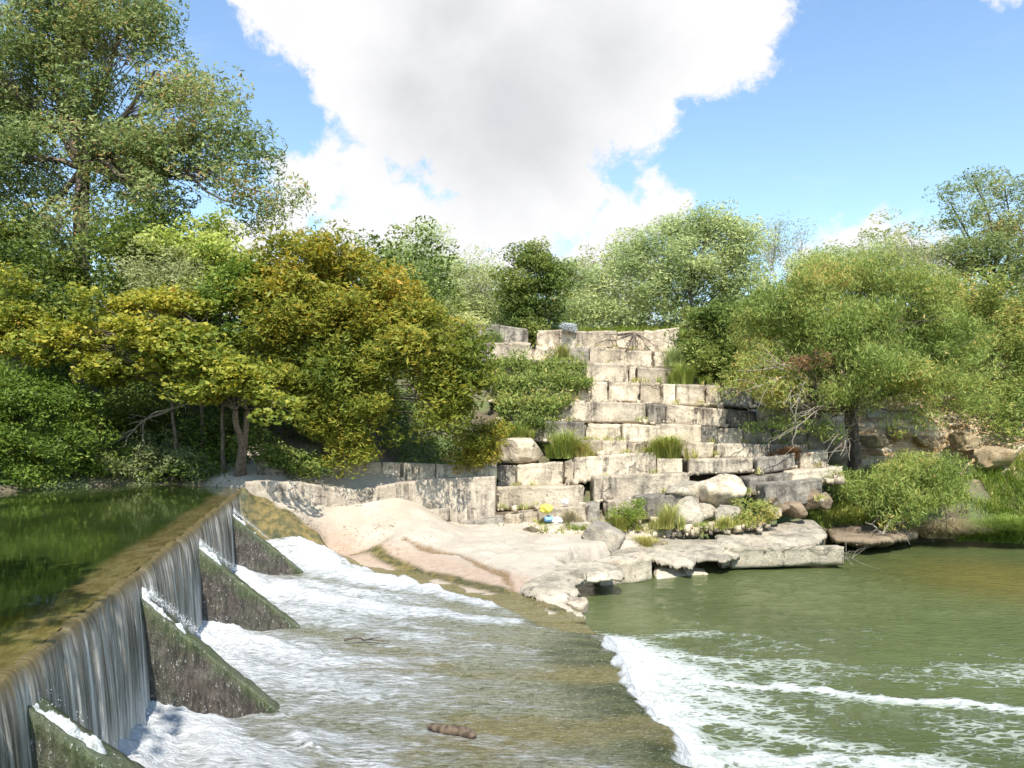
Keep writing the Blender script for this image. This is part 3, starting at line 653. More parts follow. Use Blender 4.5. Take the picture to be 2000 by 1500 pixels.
Vs = np.concatenate([p_[0] for p_ in parts]); Fs = np.concatenate([p_[1]+i*90*22 for i, p_ in enumerate(parts)])
obj('white_water', mesh_np('white_water', Vs, Fs, m, True), kind='stuff', label='white water breaking over the sloping tops of the buttresses', cat='white water')
# ------------------------------------------------------------------ stone blocks of the stepped wall
ORD = ['first','second','third','fourth','fifth','sixth','seventh','eighth','ninth','tenth']
TIERN = {1:'top tier',2:'second tier down',3:'third tier down',4:'fourth tier down',5:'fifth tier down',6:'sixth tier down',7:'seventh tier down',8:'eighth tier down',9:'ninth tier down',10:'lowest tier'}
DEP = {1:37.5,2:36,3:34.5,4:33,5:31.7,6:30.4,7:29.2,8:28,9:27,10:26}
TH = {1:1.6,2:1.9,3:1.9,4:1.9,5:1.7,6:1.7,7:1.6,8:1.6,9:1.5,10:1.5}
TI = {
1:[(905,975,634,636,671,672,'g'),(976,1030,637,645,672,677,'g'),(1050,1092,648,648,677,679,'r'),(1093,1146,646,648,679,680,'s'),(1147,1205,648,650,680,682,'r'),(1206,1258,650,650,682,685,'r'),(1259,1279,648,648,685,687,'w'),(1280,1326,646,642,687,688,'w')],
2:[(922,959,671,671,705,705,'g'),(960,1039,671,674,705,706,'w'),(1042,1095,679,681,704,706,'r'),(1096,1149,681,683,706,710,'g'),(1150,1225,682,685,710,713,'r'),(1226,1272,686,688,712,716,'s'),(1274,1314,690,692,716,719,'r')],
3:[(950,1045,704,705,738,741,'g'),(1047,1144,706,709,741,745,'g'),(1146,1227,709,715,745,747,'s'),(1229,1243,717,717,747,748,'w'),(1245,1345,717,724,747,752,'s')],
4:[(958,1126,745,748,783,785,'g'),(1128,1155,754,751,783,784,'r'),(1156,1186,748,748,784,785,'w'),(1187,1250,749,750,784,786,'r'),(1251,1293,751,752,786,788,'r'),(1295,1321,752,752,788,790,'w'),(1322,1375,752,754,790,791,'s'),(1376,1408,755,756,790,792,'r'),(1410,1470,757,758,791,794,'g'),(1476,1550,758,762,793,797,'g')],
5:[(975,1096,783,785,820,822,'g'),(1098,1153,785,786,821,822,'w'),(1154,1260,786,788,821,824,'s'),(1267,1298,791,792,826,828,'g'),(1303,1418,791,801,825,832,'s'),(1420,1477,803,805,832,834,'g'),(1480,1506,800,801,833,834,'w'),(1509,1565,800,804,832,837,'g')],
6:[(995,1060,824,824,858,861,'g'),(1062,1142,824,826,861,863,'g'),(1144,1215,829,831,862,864,'r'),(1216,1290,829,833,862,865,'s'),(1291,1370,830,832,864,866,'w'),(1371,1402,834,836,865,868,'g'),(1404,1452,838,840,868,870,'s'),(1454,1506,838,840,868,871,'g'),(1508,1576,836,842,868,873,'g'),(1578,1628,848,852,878,880,'g')],
7:[(1080,1174,862,863,889,888,'r'),(1176,1224,863,864,888,888,'w'),(1226,1261,867,868,887,887,'r'),(1262,1340,865,864,888,892,'r'),(1341,1396,864,867,892,894,'w'),(1400,1503,870,870,893,894,'s'),(1506,1578,868,871,894,897,'g')],
8:[(969,1008,914,911,953,952,'g'),(1009,1100,911,904,952,947,'w'),(1102,1120,907,900,947,943,'r'),(1122,1281,896,884,941,928,'s'),(1284,1332,897,897,925,922,'w'),(1346,1470,899,895,925,920,'s'),(1482,1553,896,887,925,911,'g'),(1565,1617,887,880,918,908,'s')],
9:[(968,1140,954,950,996,985,'w'),(1161,1346,933,925,979,963,'s'),(1465,1547,935,925,966,952,'g'),(1549,1645,924,912,951,935,'s')],
10:[(905,982,1020,1012,1038,1036,'g'),(984,1050,1011,1003,1044,1038,'r'),(1052,1145,1000,988,1040,1034,'w'),(1147,1172,990,985,1036,1032,'g'),(1186,1245,985,976,1018,1014,'r'),(1247,1335,975,965,1014,1008,'g'),(1495,1533,946,943,993,988,'g'),(1535,1605,945,935,988,978,'g')]}
STY = {'g':('lime_grey_shade','grey weathered'),'w':('lime_w','pale cream'),'s':('lime_s','dark-streaked smooth'),'r':('lime_r','rough broken')}
def block_mesh(name, c8, mat, rough=1., res=.085):
    c = np.array(c8); ln = np.linalg.norm(c[1]-c[0]); ht = np.linalg.norm(c[2]-c[0]); dp = np.linalg.norm(c[4]-c[0])
    n = lambda d, lo: int(np.clip(d/res, lo, 60))
    V, Fm, U = box_tri(c8, n(ln, 4), n(dp, 4)//2+2, n(ht, 5))
    cen = c.mean(0); q = U*2-1; dims = np.array([ln, dp, ht])
    # erode edges and corners by real distance
    dist = (1-np.abs(q))*dims/2; ds_ = np.sort(dist, 1); e1 = ds_[:,1]          # distance to the nearest edge
    nz = fbm(V*1.9+13, 4); nf = fbm(V*6.5, 3); ch = np.clip(fbm(V*1.2+40, 3)-.05, 0, 1)
    er = (.022+.04*rough)*np.exp(-e1/.06)*(1+1.5*nz)+rough*.26*ch*np.exp(-e1/.16)
    dirn = V-cen; dirn /= np.linalg.norm(dirn, axis=1)[:,None]
    face = np.argmax(np.abs(q), 1); nrm = np.zeros_like(V); ax = [c[1]-c[0], c[4]-c[0], c[2]-c[0]]
    for k in range(3):
        a = ax[k]/np.linalg.norm(ax[k]); m_ = np.abs(q[:,k]) > .999; nrm[m_] += a*np.sign(q[m_,k])[:,None]
    nrm /= np.maximum(np.linalg.norm(nrm, axis=1), 1e-6)[:,None]
    V = V-nrm*er[:,None]+nrm*((.030+.045*rough)*nz+(.010+.014*rough)*nf)[:,None]
    V = V+.04*rough*np.stack([fbm(V*.8+5, 2), fbm(V*.8+25, 2), fbm(V*.8+45, 2)], 1)
    return V, Fm
def quad_block(name, x0, x1, t0, t1, b0, b1, d0, d1, th, mat, rough=1., parent=None, back=(0, 1), **kw):
    a = [P(x0,b0,d0), P(x1,b1,d1), P(x0,t0,d0), P(x1,t1,d1)]
    bk = np.array([back[0], back[1], 0])*th
    c8 = a+[p+bk for p in a]; loc = (c8[0]+c8[1]+c8[4]+c8[5])/4
    V, Fm = block_mesh(name, c8, mat, rough)
    o = obj(name, mesh_np(name, to_local(V, loc), Fm, mat, True), parent, **kw); o.location = tuple(loc); return o
def shade_auto(me): pass
for tier, L in TI.items():
    d = DEP[tier]
    for i, (x0, x1, t0, t1, b0, b1, s) in enumerate(L):
        mk, word = STY[s]; k = len(L)
        end = 'leftmost' if i == 0 else 'rightmost' if i == k-1 else ORD[i]+' from left'
        wd = x1-x0; size = 'long' if wd > 95 else 'narrow' if wd < 30 else 'squarish' if wd < 50 else 'mid-length'
        dd = d+rs.uniform(-.12, .12); r0 = r1 = 0
        if tier >= 5 and x0 > 1460: r0, r1 = (x0-1460)/180*1.2, (x1-1460)/180*1.2     # the right wing bends back
        quad_block('limestone_block', x0-1.6, x1+1.6, t0-.5+rs.uniform(-1,1), t1-.5+rs.uniform(-1,1), b0+4, b1+4, dd+r0+rs.uniform(-.1,.1), dd+r1+rs.uniform(-.1,.1), TH[tier], M[mk],
                   {'g':.6,'w':.75,'s':.4,'r':1.5}[s],
                   label=f'{size} {word} limestone block, {end} in the {TIERN[tier]}', cat='stone block', group='stacked limestone blocks of the stepped wall')
# smooth concrete retaining wall between the dam and the stepped wall
WL = [(478,592,941,943,969,989,22.4,23.7,'plain buff lower wall panel beside the end of the dam crest'),
      (590,692,943,958,989,1006,23.7,24.7,'lower wall panel with dappled leaf shade, second from the dam'),
      (690,774,958,944,1008,1020,24.7,25.2,'middle lower wall panel with thin dark cracks above the rubble slope'),
      (772,878,944,935,1020,1030,25.2,25.9,'lower wall panel with hairline cracks above the inset slab'),
      (876,968,935,931,1030,1010,25.9,26.5,'tall grey-stained lower wall panel, rightmost, against the stone blocks')]
for (x0,x1,t0,t1,b0,b1,d0,d1,lb) in WL:
    quad_block('wall_panel', x0,x1,t0,t1,b0+3,b1+3,d0,d1,1.2,M['concrete'],.22, label=lb, cat='wall panel', group='concrete panels of the lower retaining wall')
WU = [(500,646,896,926,930,945,24.3,25.2,'low shaded upper wall panel sloping down behind the leaning trunk'),
      (647,747,911,905,957,949,25.4,26,'upper wall panel under the gold-green shrub, with a notch in its face'),
      (745,852,905,908,950,940,26,26.5,'streaked upper wall panel under the dark hollow of the orange-green tree'),
      (850,970,908,914,940,938,26.5,27.1,'upper wall panel at the right under the small gold shrub')]
for (x0,x1,t0,t1,b0,b1,d0,d1,lb) in WU:
    quad_block('wall_panel', x0,x1,t0,t1,b0,b1,d0,d1,1.1,M['lime_s' if x0>600 else 'lime_grey_shade'],.5, label=lb, cat='wall panel', group='panels of the upper retaining wall on the left')  # the leftmost panel's shade is put into its darker grey stone
quad_block('inset_slab', 770,876,1003,993,1030,1022,25.0,25.4,.5,M['concrete'],.35, label='tilted buff concrete slab sunk in the rubble slope below the wall', cat='slab')

# ------------------------------------------------------------------ boulders and slabs
def boulder(x0, x1, y0, y1, Y, dep, mat, label, name='boulder', facets=9, rough=.10, seed=0, group=None, tilt=0, sq=.62):
    r_ = np.random.RandomState(seed+x0)
    c = P((x0+x1)/2, (y0+y1)/2, Y); rx = (x1-x0)/2*Y/F; rz = (y1-y0)/2*Y/F; ry = dep/2
    import bmesh
    bm = bmesh.new(); bmesh.ops.create_icosphere(bm, subdivisions=5, radius=1)
    V = np.array([v.co[:] for v in bm.verts]); Fm = np.array([[v.index for v in f.verts] for f in bm.faces]); bm.free()
    V = np.sign(V)*np.abs(V)**sq; V /= np.abs(V).max()
    for k in range(facets):                                  # break flat faces off the stone
        n = r_.randn(3); n /= np.linalg.norm(n); h = r_.uniform(.62, .95); dd = V@n; V = V-n*np.clip(dd-h, 0, None)[:,None]*.93
    V = V/np.maximum(np.abs(V).max(0), 1e-6)
    W_ = V*np.array([rx, ry, rz]); W_ = W_*(1+rough*fbm(V*1.6+seed*3+x0, 4))[:,None]+(.025*fbm(W_*5, 4)+.10*rough*np.minimum(fbm(W_*2.2+9, 3), 0))[:,None]*V
    if tilt: ct, st_ = math.cos(tilt), math.sin(tilt); W_ = W_@np.array([[ct,0,st_],[0,1,0],[-st_,0,ct]])
    W_[:,2] += rz
    o = obj(name, mesh_np(name, W_, Fm, mat, True), label=label, cat=name.replace('_', ' '), group=group)
    o.location = (c[0], c[1]+ry, c[2]-rz); return o
M['mossrock'] = rock_mat('wet_mossy_stone', (.07,.07,.045), (.03,.035,.02), (.12,.12,.08), .1, .5, wet=1)
boulder(970,1072,856,906,28.4,1.8,M['lime_w'],'rounded cream boulder lying on the ledge beside the small gold shrub', seed=1, facets=7)
boulder(1138,1228,1026,1104,23.4,1.6,M['boulder'],'big faceted boulder with a grey flat top, alone on the stone shelf', seed=8, facets=8, sq=.5, rough=.05)
boulder(1102,1160,1022,1058,25.0,1.0,M['boulder'],'small whitish boulder between the rubble heap and the big faceted boulder', seed=3)
boulder(1024,1108,1024,1060,24.8,1.2,M['slab'],'low heap of grey rubble cemented together under the lowest tier', seed=4, rough=.25, name='rubble_heap', facets=3)
boulder(1348,1470,930,1000,25.4,1.8,M['lime_r'],'huge broken boulder with a pale cracked face on the rubble at the wall foot', seed=6, facets=9, sq=.38, rough=.2, tilt=-.12)
boulder(1302,1400,942,985,25.8,1.5,M['slab'],'grey slab-like boulder leaning against the left of the huge broken boulder', seed=6, facets=10, sq=.35, tilt=-.08, rough=.2)
boulder(1308,1376,974,1030,25.2,1.0,M['boulder'],'pale boulder wedged under the leaning grey slab', seed=7, sq=.4, rough=.22)
boulder(1400,1452,990,1028,25.0,1.0,M['boulder'],'mottled boulder tucked under the huge broken boulder, next to a bush', seed=9, sq=.4, rough=.25)
boulder(1366,1410,984,1022,25.4,.8,M['slab'],'small grey stone in the gap beneath the huge broken boulder', seed=10)
boulder(1496,1532,992,1018,25.6,.8,M['boulder'],'low grey stone right of the olive bush at the wall foot', seed=11)
boulder(1520,1546,986,1006,25.8,.6,M['brownrock'],'small brown rounded rock at the left of the brown pair', seed=12)
boulder(1540,1583,982,1013,25.8,.9,M['brownrock'],'larger brown rounded rock in the shade below the right wing', seed=13)
boulder(1568,1612,958,998,26.6,.9,M['brownrock'],'tilted brown slab of rock leaning behind the brown pair', seed=14, tilt=.5)
boulder(1600,1634,962,996,26.8,.8,M['brownrock'],'brown angular rock at the far right of the shaded rock pile', seed=15)
boulder(1500,1522,970,988,26.3,.5,M['brownrock'],'tiny dark stone tucked in the shade under the right wing blocks', seed=16)
boulder(1462,1484,1000,1016,25.2,.5,M['slab'],'fist-like grey stone beside the foot of the olive bush', seed=17)
boulder(562,608,1462,1520,9.25,.4,M['mossrock'],'dark wet stone breaking the foaming water near the nearest buttresses', name='wet_stone', seed=18)
def outline_slab(name, pts, ztop, thick, mat, label, und=.5, k=0., Y0=0., parent=None, tiltx=0, res=.09, zvar=.07, cat='slab'):
    """stone shelf: plan outline (world x,y), top height, rough broken rim, hollow underside"""
    pts = [tuple(p[:2]) for p in pts]; a = np.array(pts)
    xs_ = np.arange(a[:,0].min()-.2, a[:,0].max()+.2, res); ys_ = np.arange(a[:,1].min()-.2, a[:,1].max()+.2, res)
    X, Y = np.meshgrid(xs_, ys_, indexing='ij')
    e = .10*fbm2(X*1.6, Y*1.6, 4)+.05*fbm2(X*5, Y*5, 3); d = -sdist(X, Y, pts)+e
    cx = a[:,0].mean()
    Zt = ztop+tiltx*(X-cx)+k*(Y-Y0)+zvar*fbm2(X*.9, Y*.9, 4)+.02*fbm2(X*6, Y*6, 3)-.16*np.exp(-np.clip(d, 0, None)/.12)
    Zb = Zt-(thick*(.30+.70*sstep(0, und*2, d+.25*fbm2(X*1.1, Y*1.1, 2))))
    keep = d > 0; f = grid_faces(*X.shape); kf = keep.ravel()[f].all(1); f = f[kf]
    used = np.unique(f); remap = -np.ones(X.size, int); remap[used] = np.arange(len(used)); f = remap[f]; n = len(used)
    Vt = np.stack([X.ravel(), Y.ravel(), Zt.ravel()], 1)[used]; Vb = np.stack([X.ravel(), Y.ravel(), Zb.ravel()], 1)[used]
    ed = np.concatenate([f[:,[0,1]], f[:,[1,2]], f[:,[2,3]], f[:,[3,0]]]); key = {}
    for p_, q_ in ed: key[(p_, q_)] = 1
    rim = [(p_, q_) for (p_, q_) in key if (q_, p_) not in key]
    # snap the rim smooth: pull rim verts along the gradient by averaging neighbours
    nb = {}
    for p_, q_ in rim: nb.setdefault(p_, []).append(q_); nb.setdefault(q_, []).append(p_)
    for it in range(3):
        new = {k_: (Vt[k_,:2]+sum(Vt[j,:2] for j in v_))/(1+len(v_)) for k_, v_ in nb.items()}
        for k_, v_ in new.items(): Vt[k_,:2] = v_; Vb[k_,:2] = v_
    rimf = np.array([(p_, p_+n, q_+n, q_) for (p_, q_) in rim])
    V = np.concatenate([Vt, Vb]); Fc = np.concatenate([f, f[:, ::-1]+n, rimf])
    loc = np.array([a[:,0].mean(), a[:,1].mean(), ztop-thick])
    me = mesh_np(name, to_local(V, loc), Fc, mat, False)
    o = obj(name, me, parent, label=label, cat=cat); o.location = tuple(loc); return o
def PL(lst, z, k=0., Y0=0.):
    out = []
    for x, y in lst:
        d_ = ray(x, y); t_ = (z-k*Y0-EYE)/(d_[2]-k*d_[1]); out.append(np.array([d_[0]*t_, d_[1]*t_, 0]))
    return out
# the shelf of weathered rock between wall and pool
outline_slab('rock_shelf', PL([(1186,1062),(1250,1046),(1330,1050),(1420,1050),(1452,1060),(1436,1080),(1424,1090),(1360,1088),(1353,1104),(1330,1096),(1290,1092),(1262,1084),(1228,1084),(1200,1100)], .52, .10, 22.3), .52, .22, M['slab'],
             'wide pitted rock shelf overhanging the water, with a pointed drip edge', und=.55, k=.10, Y0=22.3)
outline_slab('rock_shelf', PL([(1395,1040),(1480,1022),(1560,1012),(1596,1014),(1618,1040),(1604,1056),(1580,1058),(1545,1066),(1500,1068),(1465,1062),(1440,1082),(1400,1078)], .74, .15, 23.9), .74, .30, M['slab'],
             'grainy grey rock shelf with a ragged pale right end above the long beam', und=.5, k=.15, Y0=23.9)
outline_slab('rock_shelf', PL([(1060,1090),(1130,1084),(1200,1096),(1226,1112),(1220,1124),(1190,1128),(1150,1126),(1120,1130),(1096,1140),(1070,1130)], .55, .10, 19.3), .55, .22, M['slab'],
             'thin sunlit slab edge lying over the dark cavity by the water', und=.35, k=.10, Y0=19.3)
outline_slab('stone_lip', PL([(1010,1128),(1060,1112),(1110,1108),(1150,1112),(1146,1124),(1128,1136),(1134,1152),(1120,1168),(1128,1182),(1150,1196),(1152,1210),(1120,1200),(1060,1172),(1010,1148)], .60, .04, 17), .60, .16, M['slab'],
             'cracked pale lip of stone overhanging the dark hollow at the tip of the apron', und=.3, k=.04, Y0=17.)
quad_block('fallen_block', 1166,1274,1108,1088,1152,1138,20.9,21.9,1.3,M['lime_w'],1.2, label='rough pale block fallen at the waterline left of the tilted wedge', cat='stone block')
quad_block('concrete_beam', 1427,1650,1073,1069,1112,1104,23.2,23.5,.55,M['beam'],.45, label='long straight concrete beam lying at the edge of the pool', cat='beam')
quad_block('support_block', 1545,1612,1062,1054,1090,1085,25.0,25.0,.6,M['beam'],.5, label='pale block half hidden under the right end of the grainy shelf behind the long beam', cat='stone block')
quad_block('rubble_stone', 1408,1430,1082,1078,1112,1108,23.2,23.3,.5,M['lime_r'],1.7, label='crumbling stone at the left end of the long beam', cat='stone')
# tilted wedge with one end under water
a = [G(1282,1138,-.05), G(1388,1128,-.12), P(1284,1110,22.6), P(1384,1124,22.5)]
c8 = a+[p+np.array([.05,.8,.06]) for p in a]; V, Fm = block_mesh('w', c8, None, .5)
loc = np.mean(c8, 0); o = obj('wedge_slab', mesh_np('wedge_slab', to_local(V, loc), Fm, M['lime_w'], True), label='tilted cream wedge of slab sliding into the green water', cat='slab'); o.location = tuple(loc)
boulder(1098,1150,1122,1156,18.9,.7,M['slab'],'jagged thin rock propped in the dark cavity', seed=21, facets=14, tilt=.3)
boulder(1150,1196,1112,1136,21.0,.8,M['lime_r'],'broken chunk wedged beside the fallen pale block', seed=22, facets=12)
boulder(1108,1150,1172,1204,16.4,.55,M['lime_r'],'knobbly rock at the foot of the stone apron tip', seed=23, facets=10)
boulder(1330,1364,1114,1126,23.4,.5,M['lime_r'],'small wet stone at the waterline under the overhanging shelf', seed=24)
outline_slab('rock_shelf', PL([(1600,1020),(1680,1012),(1780,1022),(1800,1040),(1740,1052),(1700,1056),(1660,1052),(1625,1050)], .55), .6, .5, M['brownrock'],
             'brown earthy rock ledge above the shaded water at the right bank', und=.5)
boulder(1662,1690,1030,1052,27.0,.6,M['brownrock'],'mossy brown stone at the water edge under the willow bush, left one', seed=31)
boulder(1728,1752,1034,1054,27.4,.6,M['brownrock'],'mossy brown stone at the water edge under the willow bush, right one', seed=32)
# pale stones scattered down the yellow bank under the right-hand trees
for k, (x0,x1,y0,y1,Yd,lb) in enumerate([(1745,1800,832,858,31.5,'cream rock jutting from the yellow bank behind the mesquite trunks'),
      (1800,1840,850,872,31.5,'squared tan rock in the yellow bank, middle of three'),(1872,1930,842,880,31,'shelving pale rock at the right of the yellow bank'),
      (1935,2010,868,920,30,'crumbling pale outcrop at the right edge above the grass'),(1700,1745,850,880,31,'tan stone right beside the split trunks')]):
    boulder(x0,x1,y0,y1,Yd,1.2,M['ochre'],lb,name='bank_rock',seed=50+k,facets=14,rough=.3,sq=.4)
# litter and driftwood
def tube(pts, radii, sides=7):
    pts = np.asarray(pts, float); n = len(pts); radii = np.asarray(radii, float)*np.ones(n)
    tg = np.gradient(pts, axis=0); tg /= np.maximum(np.linalg.norm(tg, axis=1), 1e-9)[:,None]
    up = np.array([0,0,1.]) if abs(tg[0,2]) < .9 else np.array([1.,0,0])
    s1 = np.cross(tg, up); s1 /= np.maximum(np.linalg.norm(s1, axis=1), 1e-6)[:,None]; s2 = np.cross(tg, s1)
    an = np.linspace(0, 2*math.pi, sides, endpoint=False)
    V = pts[:,None,:]+radii[:,None,None]*(np.cos(an)[None,:,None]*s1[:,None,:]+np.sin(an)[None,:,None]*s2[:,None,:])
    i = np.arange(n*sides).reshape(n, sides); j = np.roll(i, -1, 1)
    Fc = np.stack([i[:-1].ravel(), j[:-1].ravel(), j[1:].ravel(), i[1:].ravel()], 1)
    return V.reshape(-1,3), Fc
def merge(parts):
    Vs, Fs, b0 = [], [], 0
    for V, Fc in parts: Vs.append(V); Fs.append(Fc+b0); b0 += len(V)
    return np.concatenate(Vs), np.concatenate(Fs)
def stick(name, pts, r0, r1, mat, label, cat, extra=(), parent=None):
    parts = [tube(pts, np.linspace(r0, r1, len(pts)))]
    for q, a_, b_ in extra: parts.append(tube(q, np.linspace(a_, b_, len(q)), 5))
    V, Fm = merge(parts); loc = np.array(pts[0])
    o = obj(name, mesh_np(name, to_local(V, loc), Fm, mat, True), parent, label=label, cat=cat); o.location = tuple(loc); return o
def wob(a, b, n, amp, seed=0):
    r_ = np.random.RandomState(seed); t_ = np.linspace(0, 1, n)[:,None]; p = (1-t_)*np.array(a)+t_*np.array(b)
    nn = np.stack([fbm(np.stack([t_[:,0]*3+seed*7.7, t_[:,0]*0+k*9, t_[:,0]*0], 1), 3) for k in range(3)], 1)
    return p+nn*amp*np.sin(t_*math.pi*.9+.1)
M['bark_log'] = bark_mat('log_bark', (.045,.03,.02), (.17,.125,.08))
a_, b_ = G(832,1417,AP+.08), G(931,1437,AP+.07)
L = wob(a_, b_, 14, .03, 3)
V, Fm = tube(L, np.array([.005,.03,.045,.05,.052,.055,.053,.06,.062,.06,.062,.055,.05,.006])*1.15, 10); V = V+.005*fbm(V*22, 3)[:,None]
o = obj('driftwood_log', mesh_np('driftwood_log', to_local(V, a_), Fm, M['bark_log'], True), label='short dark driftwood log stranded on the mossy apron', cat='log'); o.location = tuple(a_)
stick('branch', wob(G(672,1250,AP+.1), G(762,1252,AP+.05), 10, .1, 5), .022, .006, M['bark_dark'], 'thin dark stick caught in the shallow water below the second buttress', 'stick', [(wob(G(715,1250,AP+.1), G(745,1243,AP+.2), 5, .03, 6), .012, .004)])
stick('branch', wob(G(790,1044,1.05)+[0,0,.02], G(782,1034,1.05)+[0,0,.22], 6, .03, 8), .05, .015, M['bark_dark'], 'stubby black root poking from the pale stone slope', 'stick')
for k, (x_, y_, s_, mt, lb) in enumerate([(1066,1000,.20,(.72,.62,.10),'crumpled yellow plastic bag caught at the foot of the lowest tier'),
        (1072,1018,.15,(.22,.42,.72),'crumpled blue plastic scrap below the yellow bag'),(1088,1022,.16,(.75,.76,.78),'white plastic scrap beside the blue one'),
        (1104,984,.13,(.85,.85,.84),'white lump of litter on the ledge above the yellow bag')]):
    m, t, b = new_mat('plastic'); b.inputs['Base Color'].default_value = (*mt, 1); b.inputs['Roughness'].default_value = .35
    u, v = np.meshgrid(np.linspace(0, 2*math.pi, 26), np.linspace(.05, 3.05, 14), indexing='ij')
    V = np.stack([np.cos(u)*np.sin(v), np.sin(u)*np.sin(v), np.cos(v)*.8], -1).reshape(-1,3)
    V = V*(1+.55*fbm(V*2.3+k*5, 3))[:,None]*s_; V[:,2] += s_*.5
    o = obj('plastic_litter', mesh_np('plastic_litter', V, grid_faces(26, 14), m, False), label=lb, cat='litter'); o.location = tuple(P(x_, y_, 25.3 if y_ > 990 else 26.4))
# ------------------------------------------------------------------ vegetation
def leaves(C, n_dir, L, W, flat=.5, droop=0.):
    """rhombic leaves at centres C; returns verts, faces"""
    n = len(C); a = rs.randn(n, 3); a[:,2] = a[:,2]*flat-droop; a /= np.linalg.norm(a, axis=1)[:,None]
    nn = rs.randn(n, 3)*.8+n_dir; b = np.cross(a, nn); b /= np.maximum(np.linalg.norm(b, axis=1), 1e-6)[:,None]
    k_ = .55+1.1*rs.rand(n)**1.6; l = (L*k_)[:,None]/2; w_ = (W*k_*(.75+.5*rs.rand(n)))[:,None]/2
    c2 = np.cross(a, b)*l*.25
    V = np.stack([C-a*l, C+b*w_+c2, C+a*l, C-b*w_+c2], 1).reshape(-1, 3)
    return V, np.arange(4*n).reshape(-1, 4)
def crown_points(blobs, n_clump, per, sig, shell=.55, seed=0, gap=.0, sz=.7, spray=8):
    """blobs: (centre, radii). clump centres near the shells, leaves around them"""
    r_ = np.random.RandomState(seed); vol = np.array([b[1][0]*b[1][1]*b[1][2] for b in blobs])**.72; pr = vol/vol.sum()
    idx = r_.choice(len(blobs), n_clump, p=pr); d = r_.randn(n_clump, 3); d /= np.linalg.norm(d, axis=1)[:,None]
    rad = shell+(1-shell)*r_.rand(n_clump)**.6; c = np.array([b[0] for b in blobs])[idx]; rr = np.array([b[1] for b in blobs])[idx]
    CC = c+d*rad[:,None]*rr*(1+.30*fbm(d*1.8+idx[:,None]*3.1+seed, 2))[:,None]
    ns = max(3, n_clump//spray); sc = CC[:ns]; j = r_.randint(0, ns, n_clump); idx = idx[j]
    gg = r_.randn(n_clump, 3); gg /= np.maximum(np.linalg.norm(gg, axis=1), .5)[:,None]
    CC = sc[j]+gg*sig*1.75*(.55+.9*r_.rand(ns))[j][:,None]*np.array([1.15, 1.15, .62])
    if gap: keep = fbm(CC*.9+seed, 3) > gap-.25; CC = CC[keep]; idx = idx[keep]
    m_ = len(CC); s = sig*(.6+.8*r_.rand(m_)); k = np.repeat(np.arange(m_), per)
    g = r_.randn(len(k), 3); g /= np.maximum(np.linalg.norm(g, axis=1), .6)[:,None]*.75
    pts = CC[k]+g*s[k][:,None]*np.array([1, 1, sz])
    return CC, idx, pts, k
def limb(a, b, n=8, sag=.12, seed=0, up=.25):
    a = np.array(a, float); b = np.array(b, float); L = np.linalg.norm(b-a); t_ = np.linspace(0, 1, n)[:,None]
    mid = (a+b)/2+np.array([0, 0, up*L])*.5; p = (1-t_)**2*a+2*t_*(1-t_)*mid+t_**2*b
    nn = np.stack([fbm(np.stack([t_[:,0]*2.6+seed*3.3, t_[:,0]*0+k*9.1, t_[:,0]*0+seed], 1), 3) for k in range(3)], 1)
    return p+nn*L*sag*np.sin(t_*math.pi*.95+.03)
def tree(name, label, cat, base, blobs, mat, bark, n_clump, per, sig, L, W, trunk_r=.18, fork=None, droop=0., flat=.6, shell=.5, seed=0, gap=0., group=None,
         twigs=120, stems=1, tint=(0,1), tvar=.34, spread=.25, sz=.7, trunk_name='trunk', dead=0, tintf=None, limb_sides=6, updir=.8):
    base = np.array(base, float); r_ = np.random.RandomState(seed+100)
    root = empty(name, base, label, cat, group)
    blobs = [(np.array(c, float), np.maximum(np.array(r, float)-sig*.75, np.array(r, float)*.6)) for c, r in blobs]
    cen = np.mean([b[0] for b in blobs], 0)
    fork = np.array(fork, float) if fork is not None else base+(cen-base)*np.array([.35,.35,.42])
    CC, idx, pts, k = crown_points(blobs, n_clump, per, sig, shell, seed, gap, sz)
    nd = np.array([-.15, -.45, updir])
    V, Fm = leaves(pts, nd, L, W, flat, droop)
    ct = r_.rand(len(CC))*.5+.5*(.5+1.1*fbm(CC*.55+seed*2.7, 3)); ti = ct[k]+r_.randn(len(k))*tvar*.6
    if tintf is not None: ti = tintf(CC)[k]+ti*.6-.3
    ti = np.clip(tint[0]+(tint[1]-tint[0])*ti, 0, 1)
    obj('crown', mesh_np('crown', to_local(V, base), Fm, mat, False, {'tint': ('FACE', ti)}), root)
    parts = []; limbs = []
    for s in range(stems):
        off = np.array([r_.uniform(-1,1), r_.uniform(-1,1), 0])*spread*(stems > 1)
        f = fork+off*2.2; tp = limb(base+off*.4-np.array([0,0,.3]), f, 10, .06, seed+s, .0)
        rr = trunk_r/(stems**.5); parts.append(tube(tp, np.linspace(rr*1.35, rr*.75, 10), 9)); limbs.append((f, rr*.75))
    bl = []
    for i, (c, rd) in enumerate(blobs):
        f, rr = limbs[i % len(limbs)]
        lp = limb(f, c+np.array([0,0,rd[2]*.25]), 9, .14, seed*5+i, .15); r0 = rr*.62*min(1.2, max(.45, (rd[0]/1.8)**.5))
        parts.append(tube(lp, np.linspace(r0, r0*.28, 9), limb_sides)); bl.append((lp, r0*.3))
    sel = r_.permutation(len(CC))[:twigs]
    for j in sel:
        lp, rr = bl[idx[j]]; q = lp[r_.randint(3, 9)]
        parts.append(tube(limb(q, CC[j], 5, .12, j % 97, .1), np.linspace(max(rr*.55, .014), .006, 5), 4))
    V, Fm = merge(parts); obj(trunk_name, mesh_np(trunk_name, to_local(V, base), Fm, bark, True), root)
    return root
